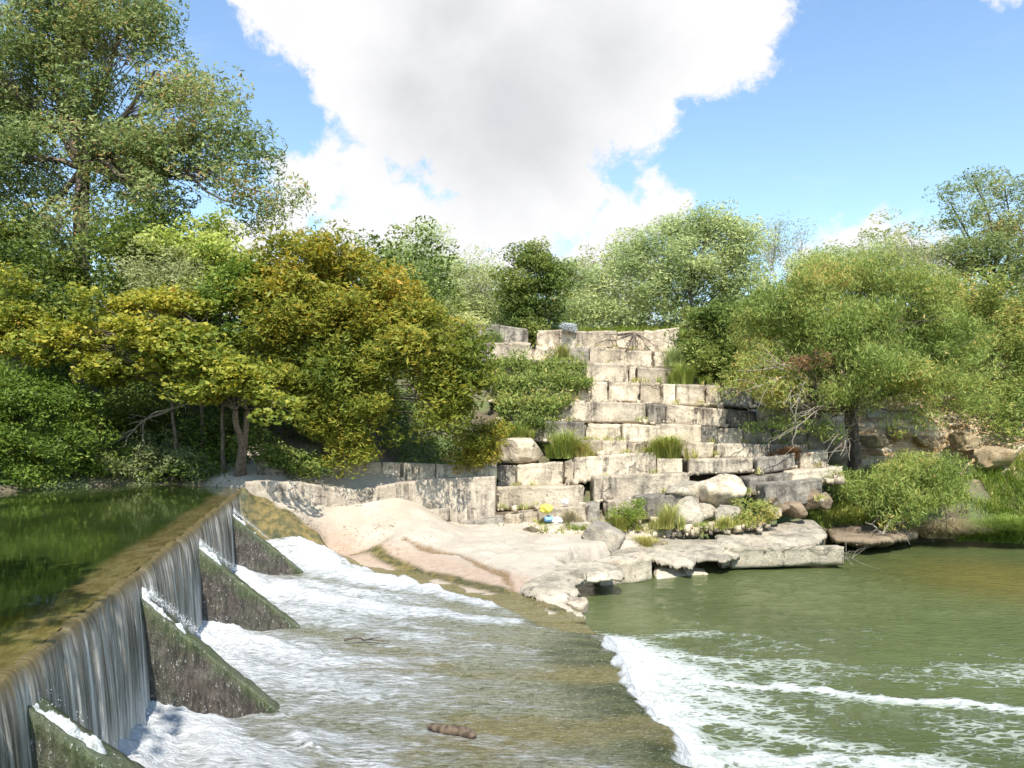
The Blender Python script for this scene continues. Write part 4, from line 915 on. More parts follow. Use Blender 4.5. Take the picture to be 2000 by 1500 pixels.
def B(px, py, Y, rx, rz, ry):                      # crown lobe: picture position, radii in picture units, depth radius in metres
    return (P(px, py, Y), np.array([rx*Y/F, ry, rz*Y/F]))
def gz(x, y): return float(ground_z(np.array([x]), np.array([y]))[0])
def onground(px, Y):
    x = (px-1000)/F*Y*1.0; return np.array([x, Y, gz(x, Y)])

# the tall cypress on the left
tree('cypress_tree', 'tall feathery tree towering at the left, its brown trunk showing among dark leaves', 'tree', onground(165, 29),
     [B(150,-60,28,150,110,3.2), B(60,60,28,140,110,3.2), B(230,60,28,120,100,3), B(300,150,27.5,110,80,3), B(120,190,28,150,100,3.4), B(-40,160,28,120,140,3.5), B(390,190,27.5,90,60,2.6),
      B(450,270,27,85,60,2.4), B(330,280,27.5,120,70,3), B(200,310,28,120,60,3), B(490,330,27,75,50,2), B(400,360,27,100,45,2.4), B(520,385,26.8,48,34,1.4), B(40,330,28,120,90,3.4), B(480,410,26.8,60,45,1.6), B(290,390,27,90,40,2.4), B(130,430,28,120,60,3), B(20,470,28,90,70,3)],
     M['l_cypress'], M['bark'], 2400, 66, .40, .17, .055, trunk_r=.33, fork=P(165,330,28.6), droop=.35, shell=.30, seed=3, twigs=420, tint=(.0,.9), sz=.8, limb_sides=7, gap=.10)
tree('understory_tree', 'dark green leafy tree filling the shade below the cypress crown, right of its trunk', 'tree', onground(300, 27.5),
     [B(280,480,27,110,70,2.0), B(380,520,26.6,80,60,1.8), B(230,560,26.8,90,60,1.8), B(300,620,26.3,120,60,1.6)],
     M['l_dark'], M['bark_dark'], 330, 60, .40, .16, .085, trunk_r=.12, seed=5, twigs=60, shell=.2)
tree('understory_tree', 'dark green leafy tree at the left edge, below and left of the cypress trunk', 'tree', onground(40, 27.2),
     [B(60,520,27,100,80,2.0), B(-30,470,27,90,90,2), B(20,620,26.6,110,70,1.8), B(130,600,26.5,90,60,1.6)],
     M['l_dark'], M['bark_dark'], 330, 60, .40, .16, .085, trunk_r=.12, seed=6, twigs=60, shell=.2)
tree('yellow_tree', 'slender bright yellow-green tree poking up between the cypress and the orange-tinged tree', 'tree', onground(400, 25.8),
     [B(395,450,25.6,45,38,.9), B(360,490,25.6,45,40,1.0), B(430,510,25.5,50,45,1.0), B(390,560,25.4,80,50,1.1)],
     M['l_bright'], M['bark'], 190, 60, .30, .13, .075, trunk_r=.07, seed=8, twigs=50)
tree('grey_shrub', 'silvery grey-green bush behind the yellow-leaved tree', 'shrub', onground(340, 25.0),
     [B(330,530,24.9,60,45,.8), B(300,570,24.8,50,40,.8), B(370,590,24.7,70,60,.9)],
     M['l_grey'], M['bark'], 170, 70, .30, .12, .035, trunk_r=.06, seed=9, twigs=40, droop=.2)
tree('green_tree', 'fresh green small tree in the gap left of the orange-tinged tree', 'tree', onground(440, 24.6),
     [B(430,590,24.4,60,60,.8), B(460,540,24.6,50,40,.7), B(400,650,24.2,60,40,.8)],
     M['l_green'], M['bark'], 130, 55, .28, .12, .08, trunk_r=.06, seed=10, twigs=30, tint=(.0,.8))
tree('maple_tree', 'leaning yellow-green tree with a pale trunk beside the end of the dam', 'tree', G(462,944,2.6)+[0,.3,0],
     [B(240,600,23.2,75,45,1.0), B(290,640,22.8,90,50,1.2), B(180,650,23.2,90,45,1.2), B(360,680,22.6,90,45,1.2), B(110,680,23.5,70,40,1.0), B(440,730,22.2,80,42,1.0),
      B(500,765,21.8,58,36,.8), B(400,760,22.2,70,34,.8), B(300,720,22.8,80,34,1.0), B(200,720,23.2,80,34,1.0), B(340,590,23.2,60,40,.8), B(540,790,21.6,28,20,.5)],
     M['l_yellow'], M['bark'], 900, 56, .27, .14, .085, trunk_r=.15, fork=P(470,800,22.7), stems=2, spread=.12, seed=12, twigs=200, gap=.08, tint=(-.1,.72), flat=.4, sz=.45, shell=.2)
tree('maple_tree', 'small gold-leaved tree at the far left edge above the green bank', 'tree', onground(40, 24.5),
     [B(20,570,24.3,55,40,.8), B(50,620,24.2,60,40,.9), B(-20,620,24.2,60,50,.9), B(30,670,24.0,50,30,.8)],
     M['l_yellow'], M['bark'], 190, 55, .28, .11, .065, trunk_r=.08, seed=13, twigs=50, tint=(.0,.75), flat=.4, sz=.5)
tree('soapberry_tree', 'broad tree with orange-tinged green leaves in front of the terraces on the left', 'tree', onground(640, 26.2),
     [B(620,500,25.4,85,50,1.3), B(540,560,25,85,60,1.4), B(700,560,25.2,95,60,1.5), B(780,610,25.2,95,60,1.5), B(850,670,25.2,85,60,1.4), B(640,620,24.6,110,60,1.5), B(530,650,24.5,70,60,1.2),
      B(740,690,24.6,110,60,1.5), B(880,740,25.2,75,55,1.2), B(830,790,25,90,50,1.3), B(640,730,24.4,90,45,1.3), B(700,790,24.6,90,45,1.2), B(900,810,25.4,55,35,1.0), B(560,730,24.5,60,45,1.1), B(620,800,24.8,60,40,1.0), B(780,850,25.4,70,28,.9)],
     M['l_orange'], M['bark_dark'], 1900, 58, .31, .19, .055, trunk_r=.2, fork=P(640,790,26), seed=15, twigs=300, stems=3, tint=(.0,.8), droop=.15, shell=.4, gap=.06,
     tintf=lambda C: np.clip(.22+.04*(C[:,2]-3.6), 0, .44))
tree('gold_shrub', 'gold-green bush drooping over the upper wall panel with the notch', 'shrub', onground(670, 25.4),
     [B(665,800,24.6,40,30,.6), B(665,840,24.5,55,40,.7), B(690,880,24.6,50,32,.6), B(640,880,24.7,30,28,.5)],
     M['l_orange'], M['bark_dark'], 210, 60, .22, .14, .038, trunk_r=.05, seed=17, twigs=40, tint=(.05,.5), droop=.3)
tree('gold_shrub', 'small rusty-gold bush hanging over the wall left of the rounded cream boulder', 'shrub', onground(915, 27.4),
     [B(910,850,26.6,55,30,.6), B(880,880,26.6,35,26,.5), B(950,880,26.7,40,28,.5), B(965,845,26.8,28,20,.4), B(920,905,26.7,35,14,.4)],
     M['l_orange'], M['bark'], 210, 50, .20, .13, .036, trunk_r=.05, seed=18, twigs=50, tint=(.1,.62), droop=.3)
tree('dark_shrub', 'low dark green bush in the shade between the trunk and the gold-green bush', 'shrub', onground(560, 24.9),
     [B(560,880,24.4,55,28,.6), B(600,905,24.4,35,22,.5), B(510,860,24.6,40,30,.5)],
     M['l_dark'], M['bark_dark'], 110, 50, .22, .11, .05, trunk_r=.04, seed=19, twigs=20)
tree('riverside_bush', 'big fresh green bush hanging over the river at the left edge', 'shrub', onground(20, 23.6),
     [B(30,760,23.2,90,55,1.2), B(120,780,23.4,80,50,1.1), B(40,860,22.8,110,55,1.2), B(150,850,23.4,60,50,.9), B(-40,800,23,80,90,1.3), B(30,920,22.6,70,30,.8), B(180,820,23.8,40,40,.7)],
     M['l_green'], M['bark_dark'], 560, 60, .28, .12, .045, trunk_r=.08, seed=21, twigs=80, tint=(.0,.8), droop=.2, shell=.25)
tree('riverside_bush', 'straggly olive bush with exposed roots at the river edge under the leaning tree', 'shrub', onground(300, 25.4),
     [B(290,880,24.8,60,26,.6), B(350,900,24.8,50,22,.6), B(230,905,24.6,45,24,.5), B(400,915,24.9,36,18,.4), B(310,915,24.5,70,14,.4)],
     M['l_grey'], M['dry'], 210, 50, .22, .11, .03, trunk_r=.05, seed=22, twigs=120, tint=(.0,.75), droop=.3)
tree('dark_shrub', 'dark leafy thicket in deep shade behind the river edge roots', 'shrub', onground(330, 26.4),
     [B(260,800,26,80,50,1), B(380,850,25.8,70,40,.8), B(440,900,25.4,45,30,.6), B(200,900,25.2,40,40,.6)],
     M['l_dark'], M['bark_dark'], 210, 50, .30, .12, .06, trunk_r=.05, seed=23, twigs=40, tint=(0,.6))
# skyline behind the terraces
tree('mesquite_tree', 'wispy pale green tree at the left of the skyline, next to the orange-tinged tree', 'tree', onground(830, 46),
     [B(800,490,45,50,34,2), B(850,470,45,40,22,1.6), B(770,530,45,50,40,2), B(860,530,45,60,45,2), B(920,480,45.5,30,22,1.4), B(820,570,44.5,80,40,2.2), B(925,530,45,40,40,1.6)],
     M['l_mesq'], M['bark'], 620, 46, .42, .17, .05, trunk_r=.12, seed=31, tint=(.25,1.0), twigs=160, stems=3, spread=.6, droop=.15, shell=.2, gap=.02)
tree('mesquite_tree', 'low pale brush tree between the first skyline tree and the dark oak', 'tree', onground(930, 43),
     [B(940,540,42.5,45,40,1.6), B(900,590,42,60,36,1.6), B(960,600,42,40,30,1.4)],
     M['l_grey'], M['bark'], 220, 46, .40, .16, .045, trunk_r=.09, seed=32, twigs=80, stems=2, spread=.5)
tree('oak_tree', 'dark green oak standing on the top ledge at the centre of the skyline', 'tree', onground(1050, 38.9),
     [B(1040,500,38.9,48,32,1.2), B(1010,550,38.9,42,38,1.1), B(1075,545,38.9,36,42,1.1), B(1030,600,38.7,55,40,1.2), B(1085,600,38.9,36,32,1.0), B(1050,640,38.6,34,20,.7)],
     M['l_dark'], M['bark_dark'], 520, 52, .29, .13, .07, trunk_r=.13, seed=33, twigs=160, stems=2, tint=(.0,1.0), shell=.25)
tree('mesquite_tree', 'low yellowish-green brush tree right of the dark oak', 'tree', onground(1150, 44),
     [B(1130,540,43.5,50,36,1.6), B(1180,560,43,50,45,1.6), B(1140,600,42.5,60,32,1.6), B(1205,520,44,36,26,1.3)],
     M['l_mesq'], M['bark'], 330, 46, .40, .16, .045, trunk_r=.09, seed=34, tint=(.15,1), twigs=110, stems=3, spread=.6)
tree('mesquite_tree', 'big round-crowned mesquite with radiating branches, tallest tree behind the terraces', 'tree', onground(1350, 42),
     [B(1380,440,41.5,60,40,1.8), B(1310,460,41.5,60,40,1.8), B(1440,470,41.5,50,40,1.7), B(1250,510,41.5,50,36,1.6), B(1350,510,41,85,50,2), B(1450,540,41.5,50,45,1.7), B(1270,565,41,55,36,1.5), B(1385,405,41.5,26,14,.8), B(1235,470,41.8,30,20,1.1)],
     M['l_mesq'], M['bark_dark'], 1000, 50, .40, .17, .05, trunk_r=.2, fork=P(1345,605,41.8), seed=35, twigs=340, tint=(.15,1.0), shell=.5, droop=.15, stems=3, spread=.4)
tree('bare_tree', 'thin spindly half-bare tree rising behind the mesquite, right of its crown', 'tree', onground(1530, 47),
     [B(1515,450,46.5,26,24,1.0), B(1550,470,46.5,26,28,1.0), B(1500,490,46.5,30,30,1.0)],
     M['l_grey'], M['bark_pale'], 110, 30, .36, .14, .035, trunk_r=.10, seed=36, twigs=100, stems=4, spread=.7, sz=1.3)
tree('dark_shrub', 'glossy dark green bush at the right end of the top tiers', 'shrub', onground(1400, 36.6),
     [B(1385,620,36,60,36,1.1), B(1350,660,35.8,36,40,.9), B(1430,670,35.6,50,45,1.1), B(1385,700,35.3,46,36,1.0), B(1440,620,36,45,40,1.0), B(1420,730,35,30,18,.7)],
     M['l_dark'], M['bark_dark'], 560, 55, .28, .13, .075, trunk_r=.10, seed=37, twigs=60, tint=(.0,1.0), shell=.3)
tree('willow_tree', 'huge spreading willow with split trunks filling the right of the bank', 'tree', onground(1672, 30.4),
     [B(1560,560,29.5,100,50,2.2), B(1650,540,30,90,40,2.2), B(1750,560,30,90,45,2.2), B(1500,610,29.2,70,55,1.9), B(1600,630,28.8,110,55,2.2), B(1720,630,29,110,60,2.2), B(1830,620,30,80,55,2.0), B(1540,700,28.4,90,50,1.8), B(1640,710,28,110,55,2.0),
      B(1740,720,28.4,90,50,1.9), B(1500,760,28.6,45,35,1.0), B(1580,775,28.2,70,38,1.4), B(1680,780,28.2,80,36,1.5), B(1780,760,28.8,60,45,1.4), B(1440,800,29.2,22,26,.5), B(1455,845,29,16,20,.4), B(1850,700,30,70,60,1.8), B(1470,690,29,40,40,1.0), B(1530,820,28.6,60,30,1.0), B(1600,835,28.4,45,24,.8), B(1790,810,28.6,70,30,1.2), B(1870,780,29,60,40,1.4), B(1720,835,28.0,40,20,.7), B(1440,750,29.2,40,26,.8)],
     M['l_willow'], M['bark_dark'], 2700, 64, .33, .17, .032, trunk_r=.26, fork=P(1668,800,29.6), seed=41, twigs=380, stems=3, spread=.5, tint=(.0,.9), droop=1.0, flat=.7, shell=.4, gap=.12)
tree('mesquite_tree', 'tall twisted tree at the right edge, its crooked dark limbs against the sky', 'tree', onground(1960, 39),
     [B(1850,390,38.5,34,20,1.1), B(1900,350,38.5,42,18,1.1), B(1960,370,38.5,50,28,1.4), B(2030,390,38.5,60,50,1.8), B(1860,430,38.5,40,22,1.1), B(1950,440,38.3,70,45,1.8), B(1900,500,38.2,80,40,1.9), B(2010,520,38,80,60,2.2), B(1830,500,38.4,50,26,1.3), B(2080,440,38,60,80,2)],
     M['l_cypress'], M['bark_dark'], 820, 52, .38, .16, .05, trunk_r=.22, seed=43, twigs=260, tint=(.15,.9), shell=.25, gap=.05)
tree('mesquite_tree', 'olive tree mass below the twisted tree at the right edge', 'tree', onground(1900, 35),
     [B(1880,580,34.5,90,45,1.8), B(1980,600,34,80,60,1.8), B(1940,680,33.5,90,50,1.6), B(2020,690,33,60,60,1.6), B(1960,760,33,70,36,1.3), B(1880,760,33,50,30,1.0), B(1920,800,31.6,70,26,.9), B(2010,810,31.4,60,34,1.0), B(1980,840,31,40,18,.6)],
     M['l_willow'], M['bark_dark'], 640, 58, .36, .16, .045, trunk_r=.14, seed=44, twigs=120, tint=(.0,.95), shell=.25)
tree('mesquite_tree', 'low rounded brush tree on the skyline left of the twisted tree', 'tree', onground(1640, 46),
     [B(1600,510,45,50,30,1.8), B(1680,505,45,50,26,1.7), B(1740,500,45,45,24,1.5), B(1640,540,44,90,30,2)],
     M['l_mesq'], M['bark'], 330, 50, .42, .18, .055, trunk_r=.1, seed=45, tint=(.15,1), twigs=70, stems=3, spread=.7)
tree('bare_tree', 'greyish half-bare brush at the foot of the twisted tree on the skyline', 'tree', onground(1790, 42),
     [B(1785,470,41.5,30,22,1.0), B(1760,490,41.5,40,20,1.0), B(1820,500,41.2,36,20,1)],
     M['l_grey'], M['bark_pale'], 80, 30, .34, .12, .03, trunk_r=.07, seed=46, twigs=80, stems=3, spread=.5)
tree('willow_bush', 'low willow bush arching over the water at the foot of the right bank', 'shrub', onground(1745, 28.9),
     [B(1745,930,27.8,80,36,1.1), B(1810,920,28,60,36,1.1), B(1700,970,27.4,60,32,.9), B(1780,970,27.3,80,32,1.0), B(1840,950,27.8,50,30,.9), B(1740,1000,27.2,60,20,.7), B(1670,950,27.8,36,26,.7)],
     M['l_willow'], M['bark'], 470, 60, .28, .17, .026, trunk_r=.07, seed=47, twigs=110, stems=4, spread=.5, tint=(.1,.95), droop=.9)
tree('sapling', 'small green seedling bush on the rubble at the foot of the ninth tier', 'shrub', P(1228,1036,24.9),
     [B(1228,1000,24.9,34,18,.45), B(1210,1015,24.8,24,14,.35), B(1250,990,24.9,16,14,.3)],
     M['l_green'], M['bark'], 90, 34, .13, .10, .022, trunk_r=.02, seed=48, twigs=30, tint=(.2,1.0), stems=3, spread=.12)
tree('olive_shrub', 'brownish olive twiggy bush left of the brown rocks', 'shrub', P(1478,1024,25.3),
     [B(1475,990,25.3,28,20,.5), B(1460,1008,25.2,26,14,.45), B(1495,1000,25.3,20,16,.4)],
     M['l_willow'], M['bark'], 100, 36, .15, .10, .028, trunk_r=.025, seed=49, twigs=50, tint=(.3,1.05), stems=3, spread=.15)
tree('frosted_shrub', 'pale blue-grey spiky plant hanging over the middle of the top tier', 'shrub', P(1112,650,37.5)+[0,.2,0],
     [B(1110,640,37.3,12,9,.3), B(1114,655,37.2,9,10,.25)],
     M['l_frost'], M['bark'], 40, 24, .12, .15, .035, trunk_r=.02, seed=50, twigs=10)
tree('rusty_shrub', 'patch of dead rust-coloured foliage in the left of the willow', 'shrub', P(1600,800,28.6),
     [B(1570,715,27.2,40,14,.5), B(1590,690,27.2,20,20,.4), B(1510,662,27.6,22,8,.4)],
     M['l_red'], M['bark_dark'], 26, 24, .22, .13, .03, trunk_r=.05, seed=51, twigs=40, fork=P(1592,740,27.6))
# dead grey limb in front of the willow
root = None
def deadlimb(name, label, start, ends, r0, mat, seed=0):
    r_ = np.random.RandomState(seed); parts = []; start = np.array(start)
    for i, e in enumerate(ends):
        p_ = limb(start, e, 10, .10, seed+i, .12); parts.append(tube(p_, np.linspace(r0, r0*.18, 10), 6))
        for j in range(4):
            q = p_[r_.randint(3, 8)]; v = (p_[-1]-p_[0])*.35+r_.randn(3)*.45; parts.append(tube(limb(q, q+v, 6, .15, seed+j+i*5, .1), np.linspace(r0*.4, r0*.1, 6), 5))
    V, Fm = merge(parts); o = obj(name, mesh_np(name, to_local(V, start), Fm, mat, True), label=label, cat='dead branch'); o.location = tuple(start)
deadlimb('dead_branch', 'bleached dead branch fanning out at the left of the willow', P(1580,740,28), [P(1440,725,27.2), P(1458,762,27), P(1530,790,27), P(1500,700,27.2), P(1545,800,27)], .045, M['dry'], 3)
deadlimb('dead_branch', 'bare forked twig curving down beside the willow trunks', P(1650,790,28.2), [P(1560,812,27.4), P(1600,770,27.4), P(1500,865,27.2)], .035, M['dry'], 5)
deadlimb('dead_branch', 'tangle of pale dead twigs at the foot of the willow trunks', P(1655,840,28.6), [P(1640,890,27.6), P(1690,820,27.6), P(1625,860,27.4), P(1660,900,27.8)], .035, M['dry'], 9)
deadlimb('dead_branch', 'brown creeping roots hanging over the right of the top tier', P(1240,650,37.3), [P(1190,668,37.2), P(1215,690,36.9), P(1250,690,36.9), P(1300,690,36.8), P(1160,660,37.2), P(1235,700,36.6)], .04, M['bark'], 11)
deadlimb('dead_branch', 'pale driftwood roots lying at the water edge below the willow bush', P(1725,1042,27.1), [P(1690,1020,27.2), P(1745,1010,27.2), P(1700,1050,26.8)], .05, M['dry'], 12)
deadlimb('dead_branch', 'twigs stuck to the right end of the long beam', P(1650,1090,23.5), [P(1675,1092,23.2), P(1668,1105,23.0), P(1660,1075,23.3)], .02, M['dry'], 13)
deadlimb('dead_branch', 'pale dead branches in the dark hollow under the leaning tree', P(330,800,24.8), [P(250,830,24.4), P(380,790,24.4), P(230,860,24.2)], .05, M['dry'], 14)

# ------------------------------------------------------------------ grass and trailing plants
def blades(Pos, H, Wd, lean, seed=0):
    r_ = np.random.RandomState(seed); n = len(Pos); az = r_.rand(n)*2*math.pi; h = H*(.5+.8*r_.rand(n)); w_ = Wd*(.6+.8*r_.rand(n))
    d = np.stack([np.cos(az), np.sin(az), 0*az], 1); s = np.stack([-np.sin(az), np.cos(az), 0*az], 1); ln = (lean*(.3+1.0*r_.rand(n))*h)[:,None]
    up = np.array([0,0,1.]); p0 = Pos; p1 = Pos+up*(h*.6)[:,None]+d*ln*.35; p2 = Pos+up*(h*(1-.35*lean))[:,None]+d*ln
    V = np.stack([p0-s*w_[:,None]/2, p0+s*w_[:,None]/2, p1-s*w_[:,None]*.4, p1+s*w_[:,None]*.4, p2], 1).reshape(-1,3)
    b0 = 5*np.arange(n)[:,None]; F4 = b0+np.array([[0,1,3,2]]); F3 = b0+np.array([[2,3,4,4]])
    return V, F4, F3
def grass_mesh(name, Pos, H, Wd, lean, mat, seed=0, tint=(0,1), loc=(0,0,0)):
    V, F4, F3 = blades(Pos, H, Wd, lean, seed); V = V-np.array(loc); F3 = F3[:,:3]; r_ = np.random.RandomState(seed)
    me = bpy.data.meshes.new(name); me.vertices.add(len(V)); me.vertices.foreach_set('co', V.astype(np.float32).ravel())
    li = np.concatenate([F4.ravel(), F3.ravel()]).astype(np.int32); me.loops.add(len(li)); me.loops.foreach_set('vertex_index', li)
    st_ = np.concatenate([np.arange(0, F4.size, 4), F4.size+np.arange(0, F3.size, 3)]).astype(np.int32)
    me.polygons.add(len(st_)); me.polygons.foreach_set('loop_start', st_)
    t_ = np.clip(tint[0]+(tint[1]-tint[0])*(.5+.5*fbm(Pos*.8+seed, 3)+.22*r_.randn(len(Pos))), 0, 1)
    a_ = me.attributes.new('tint', 'FLOAT', 'FACE'); a_.data.foreach_set('value', np.concatenate([t_, t_]).astype(np.float32))
    me.update(calc_edges=True); me.materials.append(mat); return me
def clump(name, label, base, rx, ry, n, H, Wd, lean, mat, seed, tint=(0,1), cat='grass clump', group=None):
    n = int(n*1.9); r_ = np.random.RandomState(seed); base = np.array(base, float); nt = max(5, n//45); tq = r_.randn(nt, 2)*.42; q = tq[r_.randint(0, nt, n)]+r_.randn(n, 2)*.05/max(rx, .3); H = H*(.5+.75*np.exp(-(q[:,0]/.5)**2)); Wd *= .62; lean = lean*1.15
    Pos = base+np.stack([q[:,0]*rx, q[:,1]*ry, 0*q[:,0]], 1)
    return obj(name, grass_mesh(name, Pos, H, Wd, lean, mat, seed, tint), label=label, cat=cat, group=group)
GC = [('feathery green-yellow grass clump on the ledge right of the rounded cream boulder', 1105,895,28.6,.75,.3,700,1.15,.03,.75,'l_grass',(.0,.7)),
      ('small dry yellow grass tuft beside the feathery clump', 1140,893,28.5,.5,.25,300,.6,.03,.8,'l_grass',(.4,1)),
      ('dense rounded yellow-green grass clump on the seventh tier ledge', 1302,897,28.3,1.0,.35,1100,.95,.03,.8,'l_grass',(.15,.8)),
      ('low green grass patch under the seedling bush', 1205,1036,24.8,.7,.3,500,.5,.022,.6,'l_lush',(.1,.8)),
      ('tall yellowish grass tuft between the seedling bush and the boulders', 1310,1032,24.8,.55,.3,480,.8,.022,.6,'l_grass',(.3,.95)),
      ('straw-coloured grass tuft on the rock shelf behind the big faceted boulder', 1262,1068,24.0,.7,.35,420,.38,.022,.9,'l_grass',(.3,1)),
      ('dry grass tuft at the base of the lowest tier, right of the yellow bag', 1115,1024,25.4,.6,.2,300,.5,.022,.6,'l_dry',(.2,1)),
      ('thin green grass tuft at the foot of the pale wedged boulder', 1418,1030,24.8,.5,.2,250,.4,.022,.7,'l_grass',(.3,.9)),
      ('grassy tuft spilling from the second tier near its middle', 1098,708,35.6,.5,.3,260,.9,.035,.6,'l_grass',(0,.7)),
      ('green grass tuft left on the first ledge under the top tier', 960,672,36.9,.9,.3,420,.7,.035,.6,'l_mesq',(0,.7)),
      ('tall green grass tuft below the dark bush, third tier right end', 1335,752,34.2,.9,.3,600,1.0,.035,.6,'l_grass',(0,.6)),
      ('pale grass tuft on the ledge below the dark bush, second tier right end', 1318,715,35.4,.6,.3,360,.9,.035,.6,'l_mesq',(.2,.9)),
      ('tuft of weeds hanging at the left of the sixth tier', 1010,858,29.8,.8,.3,420,.8,.03,.7,'l_grass',(0,.8)),
      ('dry reddish weeds at the right end of the seventh tier', 1540,893,29.0,1.0,.3,360,.45,.03,.9,'l_red',(0,1))]
for k, (lb,px,py,Yd,rx,ry,n,H,Wd,ln,mt,ti) in enumerate(GC):
    clump('grass_clump', lb, P(px,py,Yd), rx, ry, n, H, Wd, ln, M[mt], 60+k, ti)
def hanging(label, px0, px1, py, Yd, drop, n, seed, mat='l_green', tint=(0,.9), thick=.5):
    r_ = np.random.RandomState(seed); k = n//9; x = r_.uniform(px0, px1, k); a0 = np.array([P(a, py, Yd) for a in x])
    a0[:,1] += r_.uniform(-.25, thick, k); kn = r_.rand(k) < .72+1.1*fbm(a0*.9+seed, 3); a0 = a0[kn]; k = len(a0)
    dl = drop*(.2+.9*r_.rand(k)**1.3)*np.clip(.85+1.5*fbm(a0*1.3+seed, 3), .25, 1.6)
    top = (.08+.5*r_.rand(k)**2)*np.clip(1+1.6*fbm(a0*1.7+5, 3), .2, 2)
    kk = np.repeat(np.arange(k), 9); f = r_.rand(len(kk)); C = a0[kk]+r_.randn(len(kk), 3)*[.14,.10,.06]
    C[:,2] += top[kk]*(1-f)-dl[kk]*f; C[:,1] -= .12*np.sin(np.clip(f*2, 0, 1)*math.pi/2)+.05
    V, Fm = leaves(C, np.array([0,-.7,.5]), .16, .045, .6, .9); loc = a0.mean(0)
    ti = np.clip(tint[0]+(tint[1]-tint[0])*(.75-.5*f+.25*r_.randn(len(kk))), 0, 1)
    o = obj('trailing_vine', mesh_np('trailing_vine', V-loc, Fm, M[mat], False, {'tint': ('FACE', ti)}), label=label, cat='vine'); o.location = tuple(loc)
hanging('thick green mat of vines draped over the fourth tier, left half', 968,1150,744,32.9,.8,10000,81,'l_willow',(-.1,.75))
hanging('looser olive mat of vines and weeds over the fifth tier, left half', 975,1112,784,31.6,.65,6500,82,'l_willow')
hanging('thin weeds trailing over the third tier at the left', 955,1140,712,34.4,.75,5200,83,'l_willow',(.0,.8))
hanging('small leafy vine trailing beside the white-streaked post of the sixth tier', 1020,1080,826,30.3,.6,1300,84,'l_dark')
# grass and brush that nobody could count
def scatter(n, x0, x1, y0, y1, fn, seed):
    r_ = np.random.RandomState(seed); x = r_.uniform(x0, x1, n); y = r_.uniform(y0, y1, n); k = fn(x, y) > r_.rand(n); x, y = x[k], y[k]
    return np.stack([x, y, ground_z(x, y)-.02], 1)
PosA = scatter(70000, 10.5, 26, 27.6, 33, lambda x, y: sstep(.15, .8, sdist(x, y, POOL))*(fbm2(x*.7, y*.7, 3) > -.35)*sstep(31.3, 30.3, y), 91)
obj('bank_grass', grass_mesh('bank_grass', PosA, .55, .024, .9, M['l_grass'], 91, (-.05,.7)), kind='stuff', label='bright green grass and weeds covering the right bank', cat='grass')
PosB = scatter(42000, -9, 14, 38.4, 48, lambda x, y: .9*(fbm2(x*.5, y*.5, 3) > -.45)+0*x, 92)
obj('hilltop_grass', grass_mesh('hilltop_grass', PosB, .85, .04, .8, M['l_grass'], 92, (0,.8)), kind='stuff', label='pale tall grass along the hilltop behind the terraces', cat='grass')
PosC = scatter(26000, 10, 34, 34, 46, lambda x, y: .9*(fbm2(x*.4, y*.4, 3) > -.2), 93)
obj('slope_grass', grass_mesh('slope_grass', PosC, .7, .04, .8, M['l_dry'], 93, (.1,1)), kind='stuff', label='dry grass on the slope behind the willow', cat='grass')
# grassy tussocks overhanging the water, far right
clump('grass_clump', 'straw-coloured tussock hanging over the water right of the willow bush', P(1850,1050,27.9), 1.0,.3,1500,.75,.03,1.3,M['l_dry'],95,(.2,1))
clump('grass_clump', 'lush green tussock at the water edge near the right border', P(1925,1055,27.9), 1.1,.4,2000,.8,.026,1.1,M['l_grass'],96,(-.1,.55))
clump('grass_clump', 'dark lush tussock at the right border above the water', P(1985,1058,27.6), 1.1,.5,2200,1.0,.026,1.0,M['l_grass'],97,(-.2,.4))
# brush mass behind the skyline and under the trees: leaf clouds over the ground
def brush(name, label, n, x0, x1, y0, y1, h, mat, seed, fn=None, L=.17, W=.06, tint=(0,1)):
    r_ = np.random.RandomState(seed); k = n//45; x = r_.uniform(x0, x1, k); y = r_.uniform(y0, y1, k)
    if fn is not None: kp = fn(x, y) > r_.rand(k); x, y = x[kp], y[kp]
    hh = h*(.25+.75*r_.rand(len(x)))*(.8+1.2*fbm2(x*.35, y*.35, 3)); C0 = np.stack([x, y, ground_z(x, y)+np.clip(hh, .15, None)], 1)
    kk = np.repeat(np.arange(len(x)), 45); g = r_.randn(len(kk), 3); g /= np.maximum(np.linalg.norm(g, axis=1), .6)[:,None]*.75
    C = C0[kk]+g*.42*[1,1,.7]; V, Fm = leaves(C, np.array([-.1,-.4,.8]), L, W, .6, .1)
    ti = np.clip(tint[0]+(tint[1]-tint[0])*((.5+.9*fbm(C0*.5, 3))[kk]+.2*r_.randn(len(kk))), 0, 1)
    obj(name, mesh_np(name, V, Fm, mat, False, {'tint': ('FACE', ti)}), kind='stuff', label=label, cat='brush')
brush('hilltop_brush', 'dense pale brush covering the hilltop behind the terraces', 60000, -12, 16, 40.5, 47, 2.4, M['l_mesq'], 101, L=.2, W=.06)
brush('far_brush', 'taller brush closing the skyline behind the hilltop', 60000, -16, 34, 46, 54, 4.5, M['l_willow'], 108, L=.22, W=.065, tint=(.1,1))
brush('slope_brush', 'low green brush over the slope behind the willow', 52000, 12, 32, 34.8, 48, 2.2, M['l_willow'], 102, tint=(.1,1), L=.18, W=.06)
brush('left_brush', 'dark undergrowth covering the shaded left bank', 60000, -26, -6, 26.2, 34, 1.6, M['l_dark'], 103, tint=(0,.8))
brush('hillside_weeds', 'light green weeds on the open slope left of the dark oak', 26000, -8, .5, 37.2, 41, 1.3, M['l_mesq'], 109, lambda x, y: (y > 38.7-0*x)*1., L=.17, W=.045, tint=(.3,1.1))
brush('hollow_brush', 'dark weeds in the hollow behind the left retaining wall', 9000, -5.4, -1.2, 27.2, 31, .9, M['l_dark'], 106, tint=(0,.7), L=.13, W=.06)
